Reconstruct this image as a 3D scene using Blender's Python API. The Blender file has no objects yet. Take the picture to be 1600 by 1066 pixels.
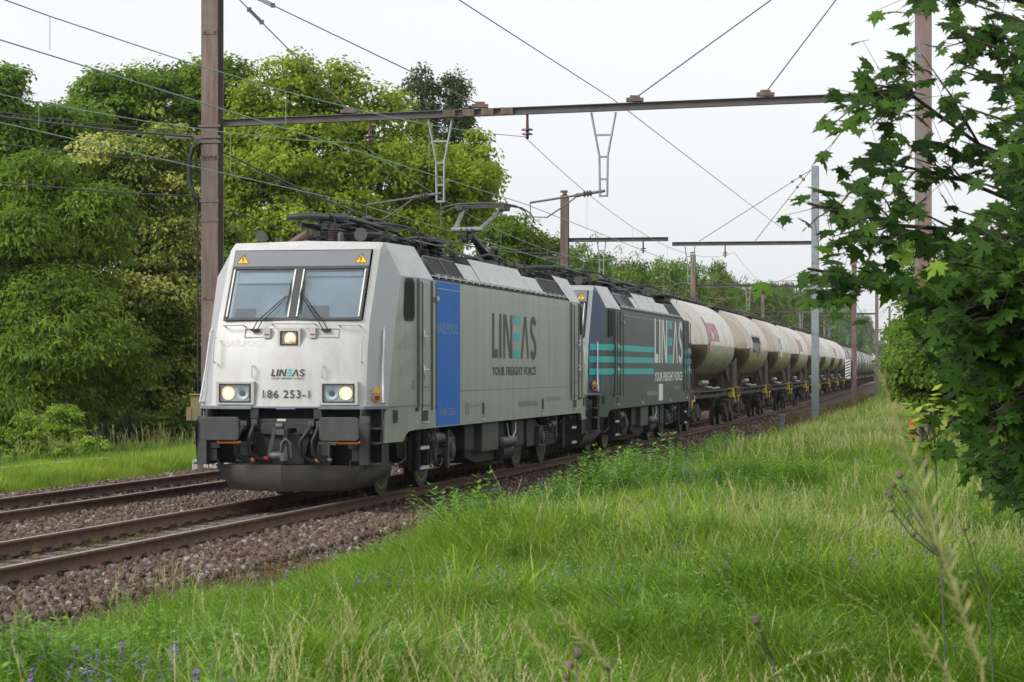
import bpy, math, random
import numpy as np
from mathutils import Vector, Matrix, Euler

# ------------------------------------------------------------ camera, sky, sun, exposure
scene = bpy.context.scene
COL = scene.collection
F = 3800.0; HY = 577.0; CZ = 1.91           # focal length in photo pixels, horizon row, eye height above the rails
cam = bpy.data.objects.new('camera', bpy.data.cameras.new('camera'))
COL.objects.link(cam); scene.camera = cam
cam.location = (0, 0, CZ); cam.rotation_euler = (math.pi/2, 0, 0)
cam.data.sensor_width = 36; cam.data.lens = 36*F/1600
cam.data.shift_y = (HY-533)/1600
cam.data.clip_start = .1; cam.data.clip_end = 6000
cam.data.dof.use_dof = True; cam.data.dof.focus_distance = 50; cam.data.dof.aperture_fstop = 16

SUN_EL, SUN_AZ = math.radians(36), math.radians(238)   # azimuth clockwise from +Y: behind the camera, a little to the left
world = bpy.data.worlds.new('World'); scene.world = world; world.use_nodes = True
wn, wl = world.node_tree.nodes, world.node_tree.links
for n in list(wn): wn.remove(n)
wo = wn.new('ShaderNodeOutputWorld')
sky = wn.new('ShaderNodeTexSky'); sky.sky_type = 'NISHITA'; sky.sun_disc = False
sky.sun_elevation = SUN_EL; sky.sun_rotation = SUN_AZ; sky.dust_density = 4; sky.air_density = 1.5
hs = wn.new('ShaderNodeHueSaturation'); hs.inputs['Saturation'].default_value = .05
wl.new(sky.outputs[0], hs.inputs['Color'])
b1 = wn.new('ShaderNodeBackground'); b1.inputs['Strength'].default_value = .05
wl.new(hs.outputs[0], b1.inputs['Color'])
# even cloud cover: a soft cloud field in the sky's own directions
tc = wn.new('ShaderNodeTexCoord'); mp = wn.new('ShaderNodeMapping'); mp.inputs['Scale'].default_value = (1, 1, 3.5)
nz = wn.new('ShaderNodeTexNoise'); nz.inputs['Scale'].default_value = 2.2; nz.inputs['Detail'].default_value = 5
cr = wn.new('ShaderNodeValToRGB')
cr.color_ramp.elements[0].position = .3; cr.color_ramp.elements[0].color = (.74, .765, .785, 1)
cr.color_ramp.elements[1].position = .75; cr.color_ramp.elements[1].color = (.80, .825, .845, 1)
wl.new(tc.outputs['Generated'], mp.inputs[0]); wl.new(mp.outputs[0], nz.inputs[0]); wl.new(nz.outputs[0], cr.inputs[0])
b2 = wn.new('ShaderNodeBackground'); wl.new(cr.outputs[0], b2.inputs['Color']); b2.inputs['Strength'].default_value = .82
ad = wn.new('ShaderNodeAddShader'); wl.new(b1.outputs[0], ad.inputs[0]); wl.new(b2.outputs[0], ad.inputs[1])
wl.new(ad.outputs[0], wo.inputs['Surface'])
sun = bpy.data.objects.new('sun', bpy.data.lights.new('sun', 'SUN')); COL.objects.link(sun)
sun.data.energy = 2.1; sun.data.angle = math.radians(24); sun.data.color = (1, .97, .92)
_d = Vector((math.sin(SUN_AZ)*math.cos(SUN_EL), math.cos(SUN_AZ)*math.cos(SUN_EL), math.sin(SUN_EL)))
sun.rotation_euler = _d.to_track_quat('Z', 'Y').to_euler()
scene.view_settings.view_transform = 'Standard'; scene.view_settings.look = 'None'
scene.view_settings.exposure = 0.28; scene.view_settings.gamma = 1
scene.cycles.max_bounces = 6; scene.cycles.transparent_max_bounces = 12; scene.cycles.diffuse_bounces = 4

# ------------------------------------------------------------ helpers
rng = np.random.default_rng(7); random.seed(7)

def tag(o, label=None, cat=None, group=None, kind=None):
    if label: o['label'] = label
    if cat: o['category'] = cat
    if group: o['group'] = group
    if kind: o['kind'] = kind
    return o
def empty(name, loc=(0,0,0), rz=0.0, parent=None):
    o = bpy.data.objects.new(name, None); COL.objects.link(o); o.location = loc; o.rotation_euler = (0,0,rz)
    o.empty_display_size = .3
    if parent: o.parent = parent
    return o
def copy_tree(o, parent=None):
    c = o.copy(); COL.objects.link(c); c.parent = parent
    for ch in o.children: copy_tree(ch, c)
    return c

def basis(d, up=(0,0,1)):
    d = Vector(d).normalized(); u = Vector(up)
    if abs(d.dot(u)) > .98: u = Vector((1,0,0))
    x = d.cross(u).normalized(); y = x.cross(d).normalized()
    return x, y, d
class MB:
    def __init__(s): s.v=[]; s.f=[]; s.m=[]
    def add(s, vs, fs, m=0):
        b=len(s.v); s.v.extend([tuple(v) for v in vs]); s.f.extend([tuple(i+b for i in f) for f in fs]); s.m.extend([m]*len(fs)); return s
    def box(s, x0,x1,y0,y1,z0,z1, m=0):
        return s.add([(x0,y0,z0),(x1,y0,z0),(x1,y1,z0),(x0,y1,z0),(x0,y0,z1),(x1,y0,z1),(x1,y1,z1),(x0,y1,z1)],
          [(3,2,1,0),(4,5,6,7),(0,1,5,4),(1,2,6,5),(2,3,7,6),(3,0,4,7)], m)
    def obox(s, c, sz, R=None, m=0):
        R = R or Matrix.Identity(3); c=Vector(c); a,b,d=[k/2 for k in sz]
        vs=[c+R@Vector((x*a,y*b,z*d)) for z in(-1,1) for x,y in((-1,-1),(1,-1),(1,1),(-1,1))]
        return s.add(vs,[(3,2,1,0),(4,5,6,7),(0,1,5,4),(1,2,6,5),(2,3,7,6),(3,0,4,7)], m)
    def bar(s, p0, p1, w, h, m=0, up=(0,0,1)):
        p0=Vector(p0);p1=Vector(p1);x,y,d=basis(p1-p0,up)
        vs=[p+x*a*w/2+y*b*h/2 for p in(p0,p1) for a,b in((-1,-1),(1,-1),(1,1),(-1,1))]
        return s.add(vs,[(3,2,1,0),(4,5,6,7),(0,1,5,4),(1,2,6,5),(2,3,7,6),(3,0,4,7)][::1], m)
    def tube(s, pts, r, n=8, m=0):
        pts=[Vector(p) for p in pts]; k=len(pts); rs=r if isinstance(r,(list,tuple)) else [r]*k
        vs=[]; x=None
        for i,p in enumerate(pts):
            d=(pts[min(i+1,k-1)]-pts[max(i-1,0)]).normalized()
            if x is None: x,_,_=basis(d)
            else:
                x=(x-d*x.dot(d))
                x = x.normalized() if x.length>1e-6 else basis(d)[0]
            y=d.cross(x)
            for j in range(n):
                a=2*math.pi*j/n; vs.append(p+(x*math.cos(a)+y*math.sin(a))*rs[i])
        fs=[(i*n+j,i*n+(j+1)%n,(i+1)*n+(j+1)%n,(i+1)*n+j) for i in range(k-1) for j in range(n)]
        fs.append(tuple(range(n))[::-1]); fs.append(tuple((k-1)*n+j for j in range(n)))
        return s.add(vs,fs,m)
    def cyl(s,p0,p1,r0,r1=None,n=16,m=0): return s.tube([p0,p1],[r0,r0 if r1 is None else r1],n,m)
    def lathe(s,o,ax,prof,n=16,m=0):
        o=Vector(o);ax=Vector(ax).normalized(); return s.tube_pts([(o+ax*t,r) for t,r in prof],ax,n,m)
    def tube_pts(s,pr,ax,n,m):
        x,y,d=basis(ax); vs=[]
        for p,r in pr:
            for j in range(n):
                a=2*math.pi*j/n; vs.append(p+(x*math.cos(a)+y*math.sin(a))*r)
        k=len(pr)
        fs=[(i*n+j,i*n+(j+1)%n,(i+1)*n+(j+1)%n,(i+1)*n+j) for i in range(k-1) for j in range(n)]
        fs.append(tuple(range(n))[::-1]); fs.append(tuple((k-1)*n+j for j in range(n)))
        return s.add(vs,fs,m)
    def prism(s, loop, off, m=0, side=None):
        loop=[Vector(p) for p in loop]; off=Vector(off); n=len(loop)
        vs=loop+[p+off for p in loop]
        s.add(vs,[tuple(range(n))],m); b=len(s.v)-2*n
        fs=[tuple(b+n+i for i in range(n))[::-1]]+[(b+(i+1)%n,b+i,b+n+i,b+n+(i+1)%n) for i in range(n)]
        s.f.extend(fs); s.m.extend([m]*len(fs)); return s
    def quad(s,*p,m=0): return s.add(p,[tuple(range(len(p)))],m)
    def build(s,name,mats,parent=None,smooth=None,bevel=0,recalc=True):
        me=bpy.data.meshes.new(name); me.from_pydata(s.v,[],s.f)
        if not isinstance(mats,(list,tuple)): mats=[mats]
        for k in mats: me.materials.append(k)
        if len(mats)>1: me.polygons.foreach_set('material_index',s.m)
        if recalc:
            import bmesh
            bm=bmesh.new(); bm.from_mesh(me)
            if smooth: bmesh.ops.remove_doubles(bm,verts=bm.verts,dist=.0004)
            bmesh.ops.recalc_face_normals(bm,faces=bm.faces); bm.to_mesh(me); bm.free()
        if smooth:
            me.polygons.foreach_set('use_smooth',[True]*len(me.polygons)); me.set_sharp_from_angle(angle=math.radians(smooth))
        me.update()
        o=bpy.data.objects.new(name,me); COL.objects.link(o)
        if parent: o.parent=parent
        if bevel:
            b=o.modifiers.new('bevel','BEVEL'); b.width=bevel; b.segments=2; b.limit_method='ANGLE'; b.angle_limit=math.radians(40)
        return o
def np_mesh(name, V, quads=None, tris=None, mats=(), attrs=None, smooth=False):
    """big meshes straight from numpy arrays"""
    me=bpy.data.meshes.new(name); V=np.asarray(V,np.float32)
    lt=[];st=[]; nl=0
    if quads is not None and len(quads):
        q=np.asarray(quads,np.int32); lt.append(q.ravel()); st.append(np.arange(len(q))*4); nl=q.size
    if tris is not None and len(tris):
        t=np.asarray(tris,np.int32); lt.append(t.ravel()); st.append(nl+np.arange(len(t))*3)
    L=np.concatenate(lt); Sx=np.concatenate(st)
    me.vertices.add(len(V)); me.vertices.foreach_set('co',V.ravel())
    me.loops.add(len(L)); me.loops.foreach_set('vertex_index',L.astype(np.int32))
    me.polygons.add(len(Sx)); me.polygons.foreach_set('loop_start',Sx.astype(np.int32))
    if smooth: me.polygons.foreach_set('use_smooth',np.ones(len(Sx),bool))
    for m in mats: me.materials.append(m)
    for k,a in (attrs or {}).items():
        at_=me.attributes.new(k,'FLOAT','POINT'); at_.data.foreach_set('value',np.asarray(a,np.float32))
    me.update(calc_edges=True); return me

# ------------------------------------------------------------ materials
class NT:
    def __init__(s,name):
        s.m=bpy.data.materials.new(name); s.m.use_nodes=True; s.n=s.m.node_tree.nodes; s.l=s.m.node_tree.links
        s.b=s.n['Principled BSDF']; s.o=s.n['Material Output']
    def node(s,t,**k):
        n=s.n.new(t)
        for a,v in k.items(): setattr(n,a,v)
        return n
    def noise(s,scale,detail=4,coord='Object',st=(1,1,1),rough=.55):
        c=s.node('ShaderNodeTexCoord'); mp=s.node('ShaderNodeMapping'); mp.inputs['Scale'].default_value=st
        if coord=='World':
            g=s.node('ShaderNodeNewGeometry'); s.l.new(g.outputs['Position'],mp.inputs[0])
        else: s.l.new(c.outputs[coord],mp.inputs[0])
        n=s.node('ShaderNodeTexNoise'); n.inputs['Scale'].default_value=scale; n.inputs['Detail'].default_value=detail; n.inputs['Roughness'].default_value=rough
        s.l.new(mp.outputs[0],n.inputs[0]); return n.outputs[0]
    def ramp(s,fac,stops):
        r=s.node('ShaderNodeValToRGB'); e=r.color_ramp.elements
        while len(e)<len(stops): e.new(.5)
        for i,(p,c) in enumerate(stops): e[i].position=p; e[i].color=(*c,1) if len(c)==3 else c
        s.l.new(fac,r.inputs[0]); return r.outputs[0]
    def mix(s,fac,a,b,mode='MIX'):
        x=s.node('ShaderNodeMix',data_type='RGBA',blend_type=mode)
        for i,v in ((0,fac),(6,a),(7,b)):
            if isinstance(v,(int,float)): x.inputs[i].default_value=v
            elif isinstance(v,tuple): x.inputs[i].default_value=(*v,1)
            else: s.l.new(v,x.inputs[i])
        return x.outputs[2]
    def bump(s,h,st=.3,dist=.01):
        b=s.node('ShaderNodeBump'); b.inputs['Strength'].default_value=st; b.inputs['Distance'].default_value=dist
        s.l.new(h,b.inputs['Height']); s.l.new(b.outputs[0],s.b.inputs['Normal'])
    def col(s,v): 
        if isinstance(v,tuple): s.b.inputs['Base Color'].default_value=(*v,1)
        else: s.l.new(v,s.b.inputs['Base Color'])
    def set(s,rough=None,metal=None,spec=None):
        if rough is not None: s.b.inputs['Roughness'].default_value=rough
        if metal is not None: s.b.inputs['Metallic'].default_value=metal
        if spec is not None: s.b.inputs['Specular IOR Level'].default_value=spec
def pm(name,col,rough=.5,metal=0,var=.18,scale=3,dirt=None,amt=.35,st=(1,1,1),bump=0,spec=None):
    """painted or bare surface with uneven tone and optional dirt of a second colour"""
    t=NT(name); t.set(rough,metal,spec)
    dk=tuple(c*(1-var) for c in col); lt=tuple(min(1,c*(1+var)) for c in col)
    c=t.ramp(t.noise(scale,5,st=st),[(.3,dk),(.7,lt)])
    if dirt:
        f=t.ramp(t.noise(scale*1.7,6,st=st,rough=.7),[(.42,(0,0,0)),(.72,(amt,amt,amt))])
        c=t.mix(f,c,dirt)
    t.col(c)
    if bump: t.bump(t.noise(scale*12,4),bump,.01)
    return t.m
M={}
M['rail_side']=pm('rail rust',(.125,.068,.042),.85,0,.3,6,(.05,.03,.022),.6)
M['rail_top']=pm('rail head',(.42,.36,.33),.38,.7,.15,3)
M['dark']=pm('underframe black',(.013,.013,.014),.7,0,.3,5,(.06,.052,.042),.4,bump=.1)
M['darkgrey']=pm('dark grey steel',(.042,.044,.048),.62,0,.2,5,(.11,.095,.075),.4)
M['midgrey']=pm('grey equipment',(.052,.054,.052),.6,0,.2,5,(.06,.05,.04),.5)
M['buffer']=pm('buffer plate steel',(.052,.053,.057),.55,.1,.22,5,(.05,.045,.04),.6)
M['rubber']=pm('black rubber',(.015,.015,.016),.6)
M['chrome']=pm('bright metal',(.6,.6,.6),.3,.8)
M['handrail']=pm('pale handrail',(.48,.49,.5),.4,.2)
M['silver']=pm('silver body paint',(.335,.345,.33),.36,.25,.05,.7,(.19,.18,.14),.5,(2.6,2.6,.30))
M['front']=pm('light front paint',(.49,.49,.48),.42,0,.04,1.5,(.32,.28,.22),.42,(2.5,2.5,.7))
M['chamfer']=pm('silver corner paint',(.36,.37,.38),.38,.15,.05,1,(.33,.33,.3),.3,(2,2,.6))
M['roofgrey']=pm('roof panel grey',(.52,.53,.53),.45,.2,.06,1.6,(.3,.28,.25),.4,(1,1,2))
M['louver']=pm('dusty louvre',(.21,.195,.175),.7,0,.15,2,(.1,.09,.08),.5)
M['doorrail']=pm('door rail grey',(.12,.125,.12),.5,.2)
M['blue']=pm('blue stripe',(.004,.14,.55),.55,0,.1,2,(.02,.08,.26),.3,(2,2,.5),spec=.25)
M['teal_dark']=pm('dark petrol body paint',(.020,.036,.044),.4,0,.15,.8,(.09,.095,.08),.3,(2,2,.4),spec=.3)
M['navy']=pm('navy corner paint',(.03,.055,.105),.35,.1,.1,1)
M['cyan']=pm('turquoise lettering',(.0,.42,.43),.45,0,.05)
M['letter']=pm('dark grey lettering',(.028,.034,.036),.5,0,.1)
M['letterwhite']=pm('pale lettering',(.78,.8,.8),.5,0,.05)
M['faint']=pm('faded grey lettering',(.50,.50,.50),.5,0,.03)
M['faintblue']=pm('faded lettering on blue',(.10,.19,.42),.5,0,.03)
M['faintgrey']=pm('small print',(.2,.21,.2),.5,0,.03)
M['yellow']=pm('yellow paint',(.78,.46,.02),.5,0,.12,6,(.2,.12,.03),.5)
M['orange']=pm('orange sign',(.7,.2,.02),.5)
M['red']=pm('red paint',(.5,.02,.02),.5)
M['frame']=pm('windscreen frame black',(.03,.032,.035),.35)
M['header']=pm('grey header panel',(.17,.175,.19),.3,0,.05,1.5)
M['seal']=pm('pale window strip',(.7,.66,.56),.5)
M['blind']=pm('cab blind',(.85,.95,.97),.9,0,.04)
M['cabin']=pm('cab interior',(.62,.70,.76),.9,0,.25,1.2)
M['wheel']=pm('wheel tread',(.05,.045,.04),.6,.2)
M['wheelyellow']=pm('yellow green wheel web',(.22,.25,.035),.7,0,.2,5,(.06,.05,.03),.5)
M['porcelain']=pm('brown insulator',(.075,.03,.025),.3)
M['insred']=pm('dusty red insulator',(.085,.04,.036),.55)
M['pan']=pm('pantograph steel',(.018,.019,.021),.5,.1,.2,6)
M['panlight']=pm('pantograph bare metal',(.20,.20,.195),.4,.6,.2,6)
def glass_mat(name,tint=(.78,.86,.88),rough=.02):
    t=NT(name); n=t.n; n.remove(t.b)
    tr=t.node('ShaderNodeBsdfTransparent'); tr.inputs[0].default_value=(*tint,1)
    gl=t.node('ShaderNodeBsdfGlossy'); gl.inputs['Roughness'].default_value=rough; gl.inputs[0].default_value=(.95,.97,1,1)
    lw=t.node('ShaderNodeFresnel'); lw.inputs[0].default_value=1.95
    mx=t.node('ShaderNodeMixShader'); t.l.new(lw.outputs[0],mx.inputs[0]); t.l.new(tr.outputs[0],mx.inputs[1]); t.l.new(gl.outputs[0],mx.inputs[2])
    t.l.new(mx.outputs[0],t.o.inputs[0]); return t.m
M['glass']=glass_mat('windscreen glass'); M['darkglass']=glass_mat('side glass',(.25,.28,.28))
def emis(name,c,s):
    t=NT(name); t.col(c); t.b.inputs['Emission Color'].default_value=(*c,1); t.b.inputs['Emission Strength'].default_value=s; return t.m
M['lamp']=emis('lit bulb',(1,.80,.5),5.0); M['lampglow']=emis('lit reflector',(1,.66,.40),.45)

# ------------------------------------------------------------ the line of the track (track 1 under the train), curving gently
def Xn(Z): return -4.58+.165*(Z-25)+3.0*(1-np.exp(-(np.maximum(Z,-30)-25)/60))
def dX(Z): return .165+.05*np.exp(-(np.maximum(Z,-30)-25)/60)
_Z=np.linspace(-60,2500,25601); _D=dX(_Z); _n=np.hypot(1,_D)
_C=np.stack([Xn(_Z)-.7175/_n,_Z+.7175*_D/_n],1); _S=np.r_[0,np.cumsum(np.hypot(*np.diff(_C,axis=0).T))]
_S-=np.interp(34.2,_C[:,1],_S)              # s = 0 at the buffers of the first locomotive
def at(s,lat=0.0,z=0.0):
    s=np.asarray(s,float); x=np.interp(s,_S,_C[:,0]); y=np.interp(s,_S,_C[:,1])
    d=np.interp(s,_S,_D); n=np.hypot(1,d)
    lat=np.asarray(lat,float)
    return np.stack(np.broadcast_arrays(x+lat/n,y-lat*d/n,np.asarray(z,float)),-1)
def pt(s,lat=0.0,z=0.0): return Vector([float(k) for k in at(s,lat,z)])
def heading(s): return math.atan(float(np.interp(s,_S,_D)))
def s_at(u,lat):                            # where a line parallel to the track crosses a bearing
    q=at(_S[600:],lat); p=800+F*q[:,0]/np.maximum(q[:,1],1); return float(np.interp(u,p,_S[600:]))
def vehicle_frame(s0,L,p):
    a=pt(s0+p);b=pt(s0+L-p);d=(b-a).normalized(); o=a-d*p; return o,-math.atan2(d.x,d.y)
def ground_h(lat):
    return np.interp(lat,[-300,-60,-14,-11,-9,-7.6,-6.6,-6.1,2.3,3.1,4.0,6,9,11,16,30,300],
                         [-.5,-1,-1,-.75,-.12,-.2,-.36,-.21,-.21,-.40,-.12,.22,.36,.36,.6,1.4,4])
def gz(X,Y):
    """ground height at a world place"""
    X=np.asarray(X,float);Y=np.asarray(Y,float); d=np.interp(Y,_Z,_D); c=np.interp(Y,_C[:,1],_C[:,0]); lat=(X-c)/np.hypot(1,d)
    return ground_h(lat)+np.where(lat>3.2,1,.25)*.06*(np.sin(X*1.1+Y*.35)+np.sin(Y*.7-X*.4))*np.clip((np.abs(lat+2)-5.2)/2,0,1), lat
# ------------------------------------------------------------ ground, tracks, ballast
def noise2(x,y,seed=0):
    r=np.random.default_rng(seed); v=0
    for k in range(6):
        a=r.uniform(0,6.28);f=r.uniform(.15,1.2);v=v+np.sin((x*np.cos(a)+y*np.sin(a))*f+r.uniform(0,6))/6
    return v
def ground():
    lats=np.r_[-400,-200,-100,-60,-40,-30,-24,-20,-17,-14,-12,-10.5,np.arange(-9.5,3.5,.25),np.arange(3.5,18,.5),19,21,24,28,34,45,60,100,200,400]
    ss=np.r_[-90:-40:10,np.arange(-40,60,.8),np.arange(60,200,4),np.arange(200,600,20),np.arange(600,2400,100)]
    P=at(ss[:,None],np.broadcast_to(lats,(len(ss),len(lats))))
    X,Y=P[...,0],P[...,1]; z,_=gz(X,Y)
    L=np.broadcast_to(lats,X.shape)
    V=np.stack([X,Y,np.where(np.abs(L)<60,z,ground_h(L))],-1).reshape(-1,3)
    n,m=X.shape; i=np.arange(n-1)[:,None]*m+np.arange(m-1)
    Q=np.stack([i,i+1,i+m+1,i+m],-1).reshape(-1,4)
    t=NT('meadow soil'); t.set(.95,0,.2)
    soil=t.ramp(t.noise(1.3,6,'World'),[(.3,(.035,.05,.014)),(.55,(.06,.085,.02)),(.75,(.10,.095,.04))])
    gr=t.ramp(t.noise(26,3,'World'),[(.3,(.045,.033,.028)),(.5,(.10,.072,.062)),(.7,(.19,.155,.14))])
    a=t.node('ShaderNodeAttribute',attribute_name='gravel')
    t.col(t.mix(a.outputs['Fac'],soil,gr)); t.bump(t.noise(30,4,'World'),.8,.03)
    grav=((L>-6.75)&(L<2.75)).astype(float)
    me=np_mesh('ground',V,quads=Q,mats=[t.m],attrs={'gravel':grav.ravel()},smooth=True)
    o=bpy.data.objects.new('ground',me); COL.objects.link(o); tag(o,kind='structure')
ground()

# rails: UIC profile swept along the line
PROF=[(-.075,-.172),(-.075,-.160),(-.022,-.143),(-.009,-.128),(-.009,-.05),(-.030,-.036),(-.036,-.026),(-.036,-.006),(-.029,0),(.029,0),(.036,-.006),(.036,-.026),(.030,-.036),(.009,-.05),(.009,-.128),(.022,-.143),(.075,-.160),(.075,-.172)]
def rail(lat,parent):
    ss=np.r_[np.arange(-45,80,1.0),np.arange(80,300,4.),np.arange(300,900,15.)]
    n=len(PROF); pr=np.array(PROF)
    V=at(ss[:,None],lat+pr[:,0][None,:],np.broadcast_to(pr[:,1],(len(ss),n))).reshape(-1,3)
    i=np.arange(len(ss)-1)[:,None]*n; j=np.arange(n)
    Q=np.stack([i+j,i+(j+1)%n,i+n+(j+1)%n,i+n+j],-1).reshape(-1,4)
    me=np_mesh('rail',V,quads=Q,mats=[M['rail_side'],M['rail_top']])
    mi=np.tile(np.isin(np.arange(n),[8]).astype(np.int32),len(ss)-1); me.polygons.foreach_set('material_index',mi)
    o=bpy.data.objects.new('rail',me); COL.objects.link(o); o.parent=parent; return o
M['concrete']=pm('concrete sleeper',(.16,.135,.115),.9,0,.25,5,(.07,.045,.035),.6,bump=.3)
M['clip']=pm('rail clip',(.06,.045,.038),.7,.2)
def clip_mesh():
    b=MB(); b.box(-.18,.18,-.075,.075,-.03,-.001)
    for s in(-1,1):      # an elastic clip on each side of the rail foot
        b.tube([(s*.07,-.06,.018),(s*.10,-.055,.045),(s*.15,-.03,.05),(s*.165,.0,.045),(s*.15,.03,.05),(s*.10,.055,.045),(s*.07,.06,.018)],.010,6)
        b.cyl((s*.135,0,-.02),(s*.135,0,.07),.024,.020,8)
        b.box(s*.135-.05,s*.135+.05,-.07,.07,-.03,.004)
    return b
def track(lat0,label):
    t=empty('railway_track',pt(0,lat0)); tag(t,label,'railway track','two parallel railway tracks')
    for s in(-1,1):
        r=rail(lat0+s*.7175,None); r.parent=t; r.matrix_parent_inverse=Matrix.Translation(-t.location)
    cm=clip_mesh().build('rail_clip',M['clip'],t,smooth=40); 
    sl=MB().prism([(-1.3,-.12,-.40),(-1.3,.12,-.40),(-1.3,.10,-.182),(-1.3,-.10,-.182)],(2.6,0,0)).build('sleeper',M['concrete'],t)
    first=True; k=0
    S0=-17.4
    for i in range(46):
        s=S0+i*.6
        q=pt(s,lat0)-t.location; rz=-heading(s)
        o=sl if i==0 else sl.copy()
        if i: COL.objects.link(o)
        o.parent=t; o.location=q; o.rotation_euler=(0,0,rz)
        for sd in(-1,1):
            o=cm if (i==0 and sd<0) else cm.copy()
            if not(i==0 and sd<0): COL.objects.link(o)
            o.parent=t; o.location=pt(s,lat0+sd*.7175,-.172)-t.location; o.rotation_euler=(0,0,rz)
    # the far run of fastenings and sleepers as one part each
    src=clip_mesh(); v=np.array(src.v); nf=src.f; b=MB()
    for s in np.arange(S0+46*.6,90,.6):
        for sd in(-1,1):
            h=-heading(s);c,sn=math.cos(h),math.sin(h);p=pt(s,lat0+sd*.7175,-.172)-t.location
            b.v.extend([(p.x+x*c-y*sn,p.y+x*sn+y*c,p.z+z) for x,y,z in src.v]); o_=len(b.v)-len(src.v)
            b.f.extend([tuple(k+o_ for k in f) for f in src.f]); b.m.extend([0]*len(src.f))
    o=b.build('distant_rail_clips',M['clip'],t,recalc=False); o['kind']='stuff'
    return t
track(0,'rusty railway track the train stands on, nearer to the camera')
track(-3.75,'empty rusty railway track on the far side of the train')

# scattering of small things: stuff, by geometry nodes
LIB={}
def lib_obj(name,me):
    o=bpy.data.objects.new(name,me); return o
def scatter(name,pts,rot,scale,idx,variants):
    me=bpy.data.meshes.new(name); me.vertices.add(len(pts)); me.vertices.foreach_set('co',np.asarray(pts,np.float32).ravel())
    a=me.attributes.new('rot','FLOAT_VECTOR','POINT'); a.data.foreach_set('vector',np.asarray(rot,np.float32).ravel())
    a=me.attributes.new('scl','FLOAT','POINT'); a.data.foreach_set('value',np.asarray(scale,np.float32))
    a=me.attributes.new('idx','INT','POINT'); a.data.foreach_set('value',np.asarray(idx,np.int32))
    o=bpy.data.objects.new(name,me); COL.objects.link(o)
    ng=bpy.data.node_groups.new(name,'GeometryNodeTree')
    ng.interface.new_socket('Geometry',in_out='INPUT',socket_type='NodeSocketGeometry'); ng.interface.new_socket('Geometry',in_out='OUTPUT',socket_type='NodeSocketGeometry')
    N,Lk=ng.nodes,ng.links
    gi=N.new('NodeGroupInput');go=N.new('NodeGroupOutput');mp=N.new('GeometryNodeMeshToPoints');ip=N.new('GeometryNodeInstanceOnPoints')
    g2=N.new('GeometryNodeGeometryToInstance')
    for vme in variants[::-1]:
        oi=N.new('GeometryNodeObjectInfo'); oi.inputs['Object'].default_value=lib_obj(name+'_piece',vme); oi.inputs['As Instance'].default_value=True
        Lk.new(oi.outputs['Geometry'],g2.inputs[0]) if False else None
        LIB.setdefault(name,[]).append(oi)
    jg=N.new('GeometryNodeJoinGeometry')
    for oi in LIB[name]: Lk.new(oi.outputs['Geometry'],jg.inputs[0])
    ip.inputs['Pick Instance'].default_value=True
    def attr(nm,ty):
        n=N.new('GeometryNodeInputNamedAttribute'); n.data_type=ty; n.inputs['Name'].default_value=nm; return n.outputs[0]
    Lk.new(gi.outputs[0],mp.inputs[0]); Lk.new(mp.outputs[0],ip.inputs['Points']); Lk.new(jg.outputs[0],ip.inputs['Instance'])
    Lk.new(attr('idx','INT'),ip.inputs['Instance Index']); Lk.new(attr('rot','FLOAT_VECTOR'),ip.inputs['Rotation']); Lk.new(attr('scl','FLOAT'),ip.inputs['Scale'])
    Lk.new(ip.outputs[0],go.inputs[0])
    md=o.modifiers.new('scatter','NODES'); md.node_group=ng
    return o

def stone_meshes():
    t=NT('ballast stone'); t.set(.9,0,.3)
    oi=t.node('ShaderNodeObjectInfo')
    base=t.ramp(oi.outputs['Random'],[(0,(.075,.048,.034)),(.25,(.145,.092,.064)),(.5,(.10,.066,.047)),(.72,(.21,.155,.12)),(.88,(.12,.082,.062)),(1,(.36,.35,.34))])
    t.col(t.mix(t.ramp(t.noise(25,4),[(.35,(0,0,0)),(.7,(.5,.5,.5))]),base,(.05,.038,.032))); t.bump(t.noise(40,3),.4,.006)
    import bmesh
    out=[]
    for k in range(7):
        bm=bmesh.new(); bmesh.ops.create_icosphere(bm,subdivisions=1,radius=.5)
        r=np.random.default_rng(40+k); pl=[Vector(r.normal(size=3)).normalized() for _ in range(9)]; hd=[r.uniform(.22,.42) for _ in pl]
        for v in bm.verts:
            p=v.co.copy()*1.0
            for n,h in zip(pl,hd):
                d=p.dot(n)
                if d>h: p-=n*(d-h)
            v.co=Vector((p.x*1.25,p.y,p.z*.8))
        me=bpy.data.meshes.new('stone'); bm.to_mesh(me); bm.free(); me.materials.append(t.m); out.append(me)
    return out
STONES=stone_meshes()
def ballast():
    P=[];SC=[]
    def fill(s0,s1,l0,l1,dens,size,zoff=0):
        n=int((s1-s0)*(l1-l0)*dens); s=rng.uniform(s0,s1,n); l=rng.uniform(l0,l1,n)
        # keep clear of the rails themselves
        for c in (-.7175,.7175,-3.75-.7175,-3.75+.7175):
            k=np.abs(l-c)>.11; s,l=s[k],l[k]
        q=at(s,l); z,_=gz(q[:,0],q[:,1]); q[:,2]=z+rng.uniform(-.4,.5,len(z))*size+zoff
        P.append(q); SC.append(size*rng.uniform(.45,1.45,len(z)))
    def band(l0,l1,z=0,k=1):
        fill(-16,10,l0,l1,360*k,.082,z); fill(10,35,l0,l1,260*k,.085,z); fill(35,90,l0,l1,80*k,.10,z)
    band(.85,2.35,.01); band(2.35,2.9,-.02,.8); band(-3.0,-.85,.03); band(-6.7,-4.55,.02)
    band(-.62,.62,-.03,.5); band(-4.4,-3.1,0,.8)
    P_=np.concatenate(P);S_=np.concatenate(SC)
    o=scatter('ballast_gravel',P_,rng.uniform(0,6.28,(len(P_),3)),S_,rng.integers(0,7,len(P_)),STONES)
    tag(o,kind='stuff'); print('stones',len(P_))
ballast()
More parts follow.
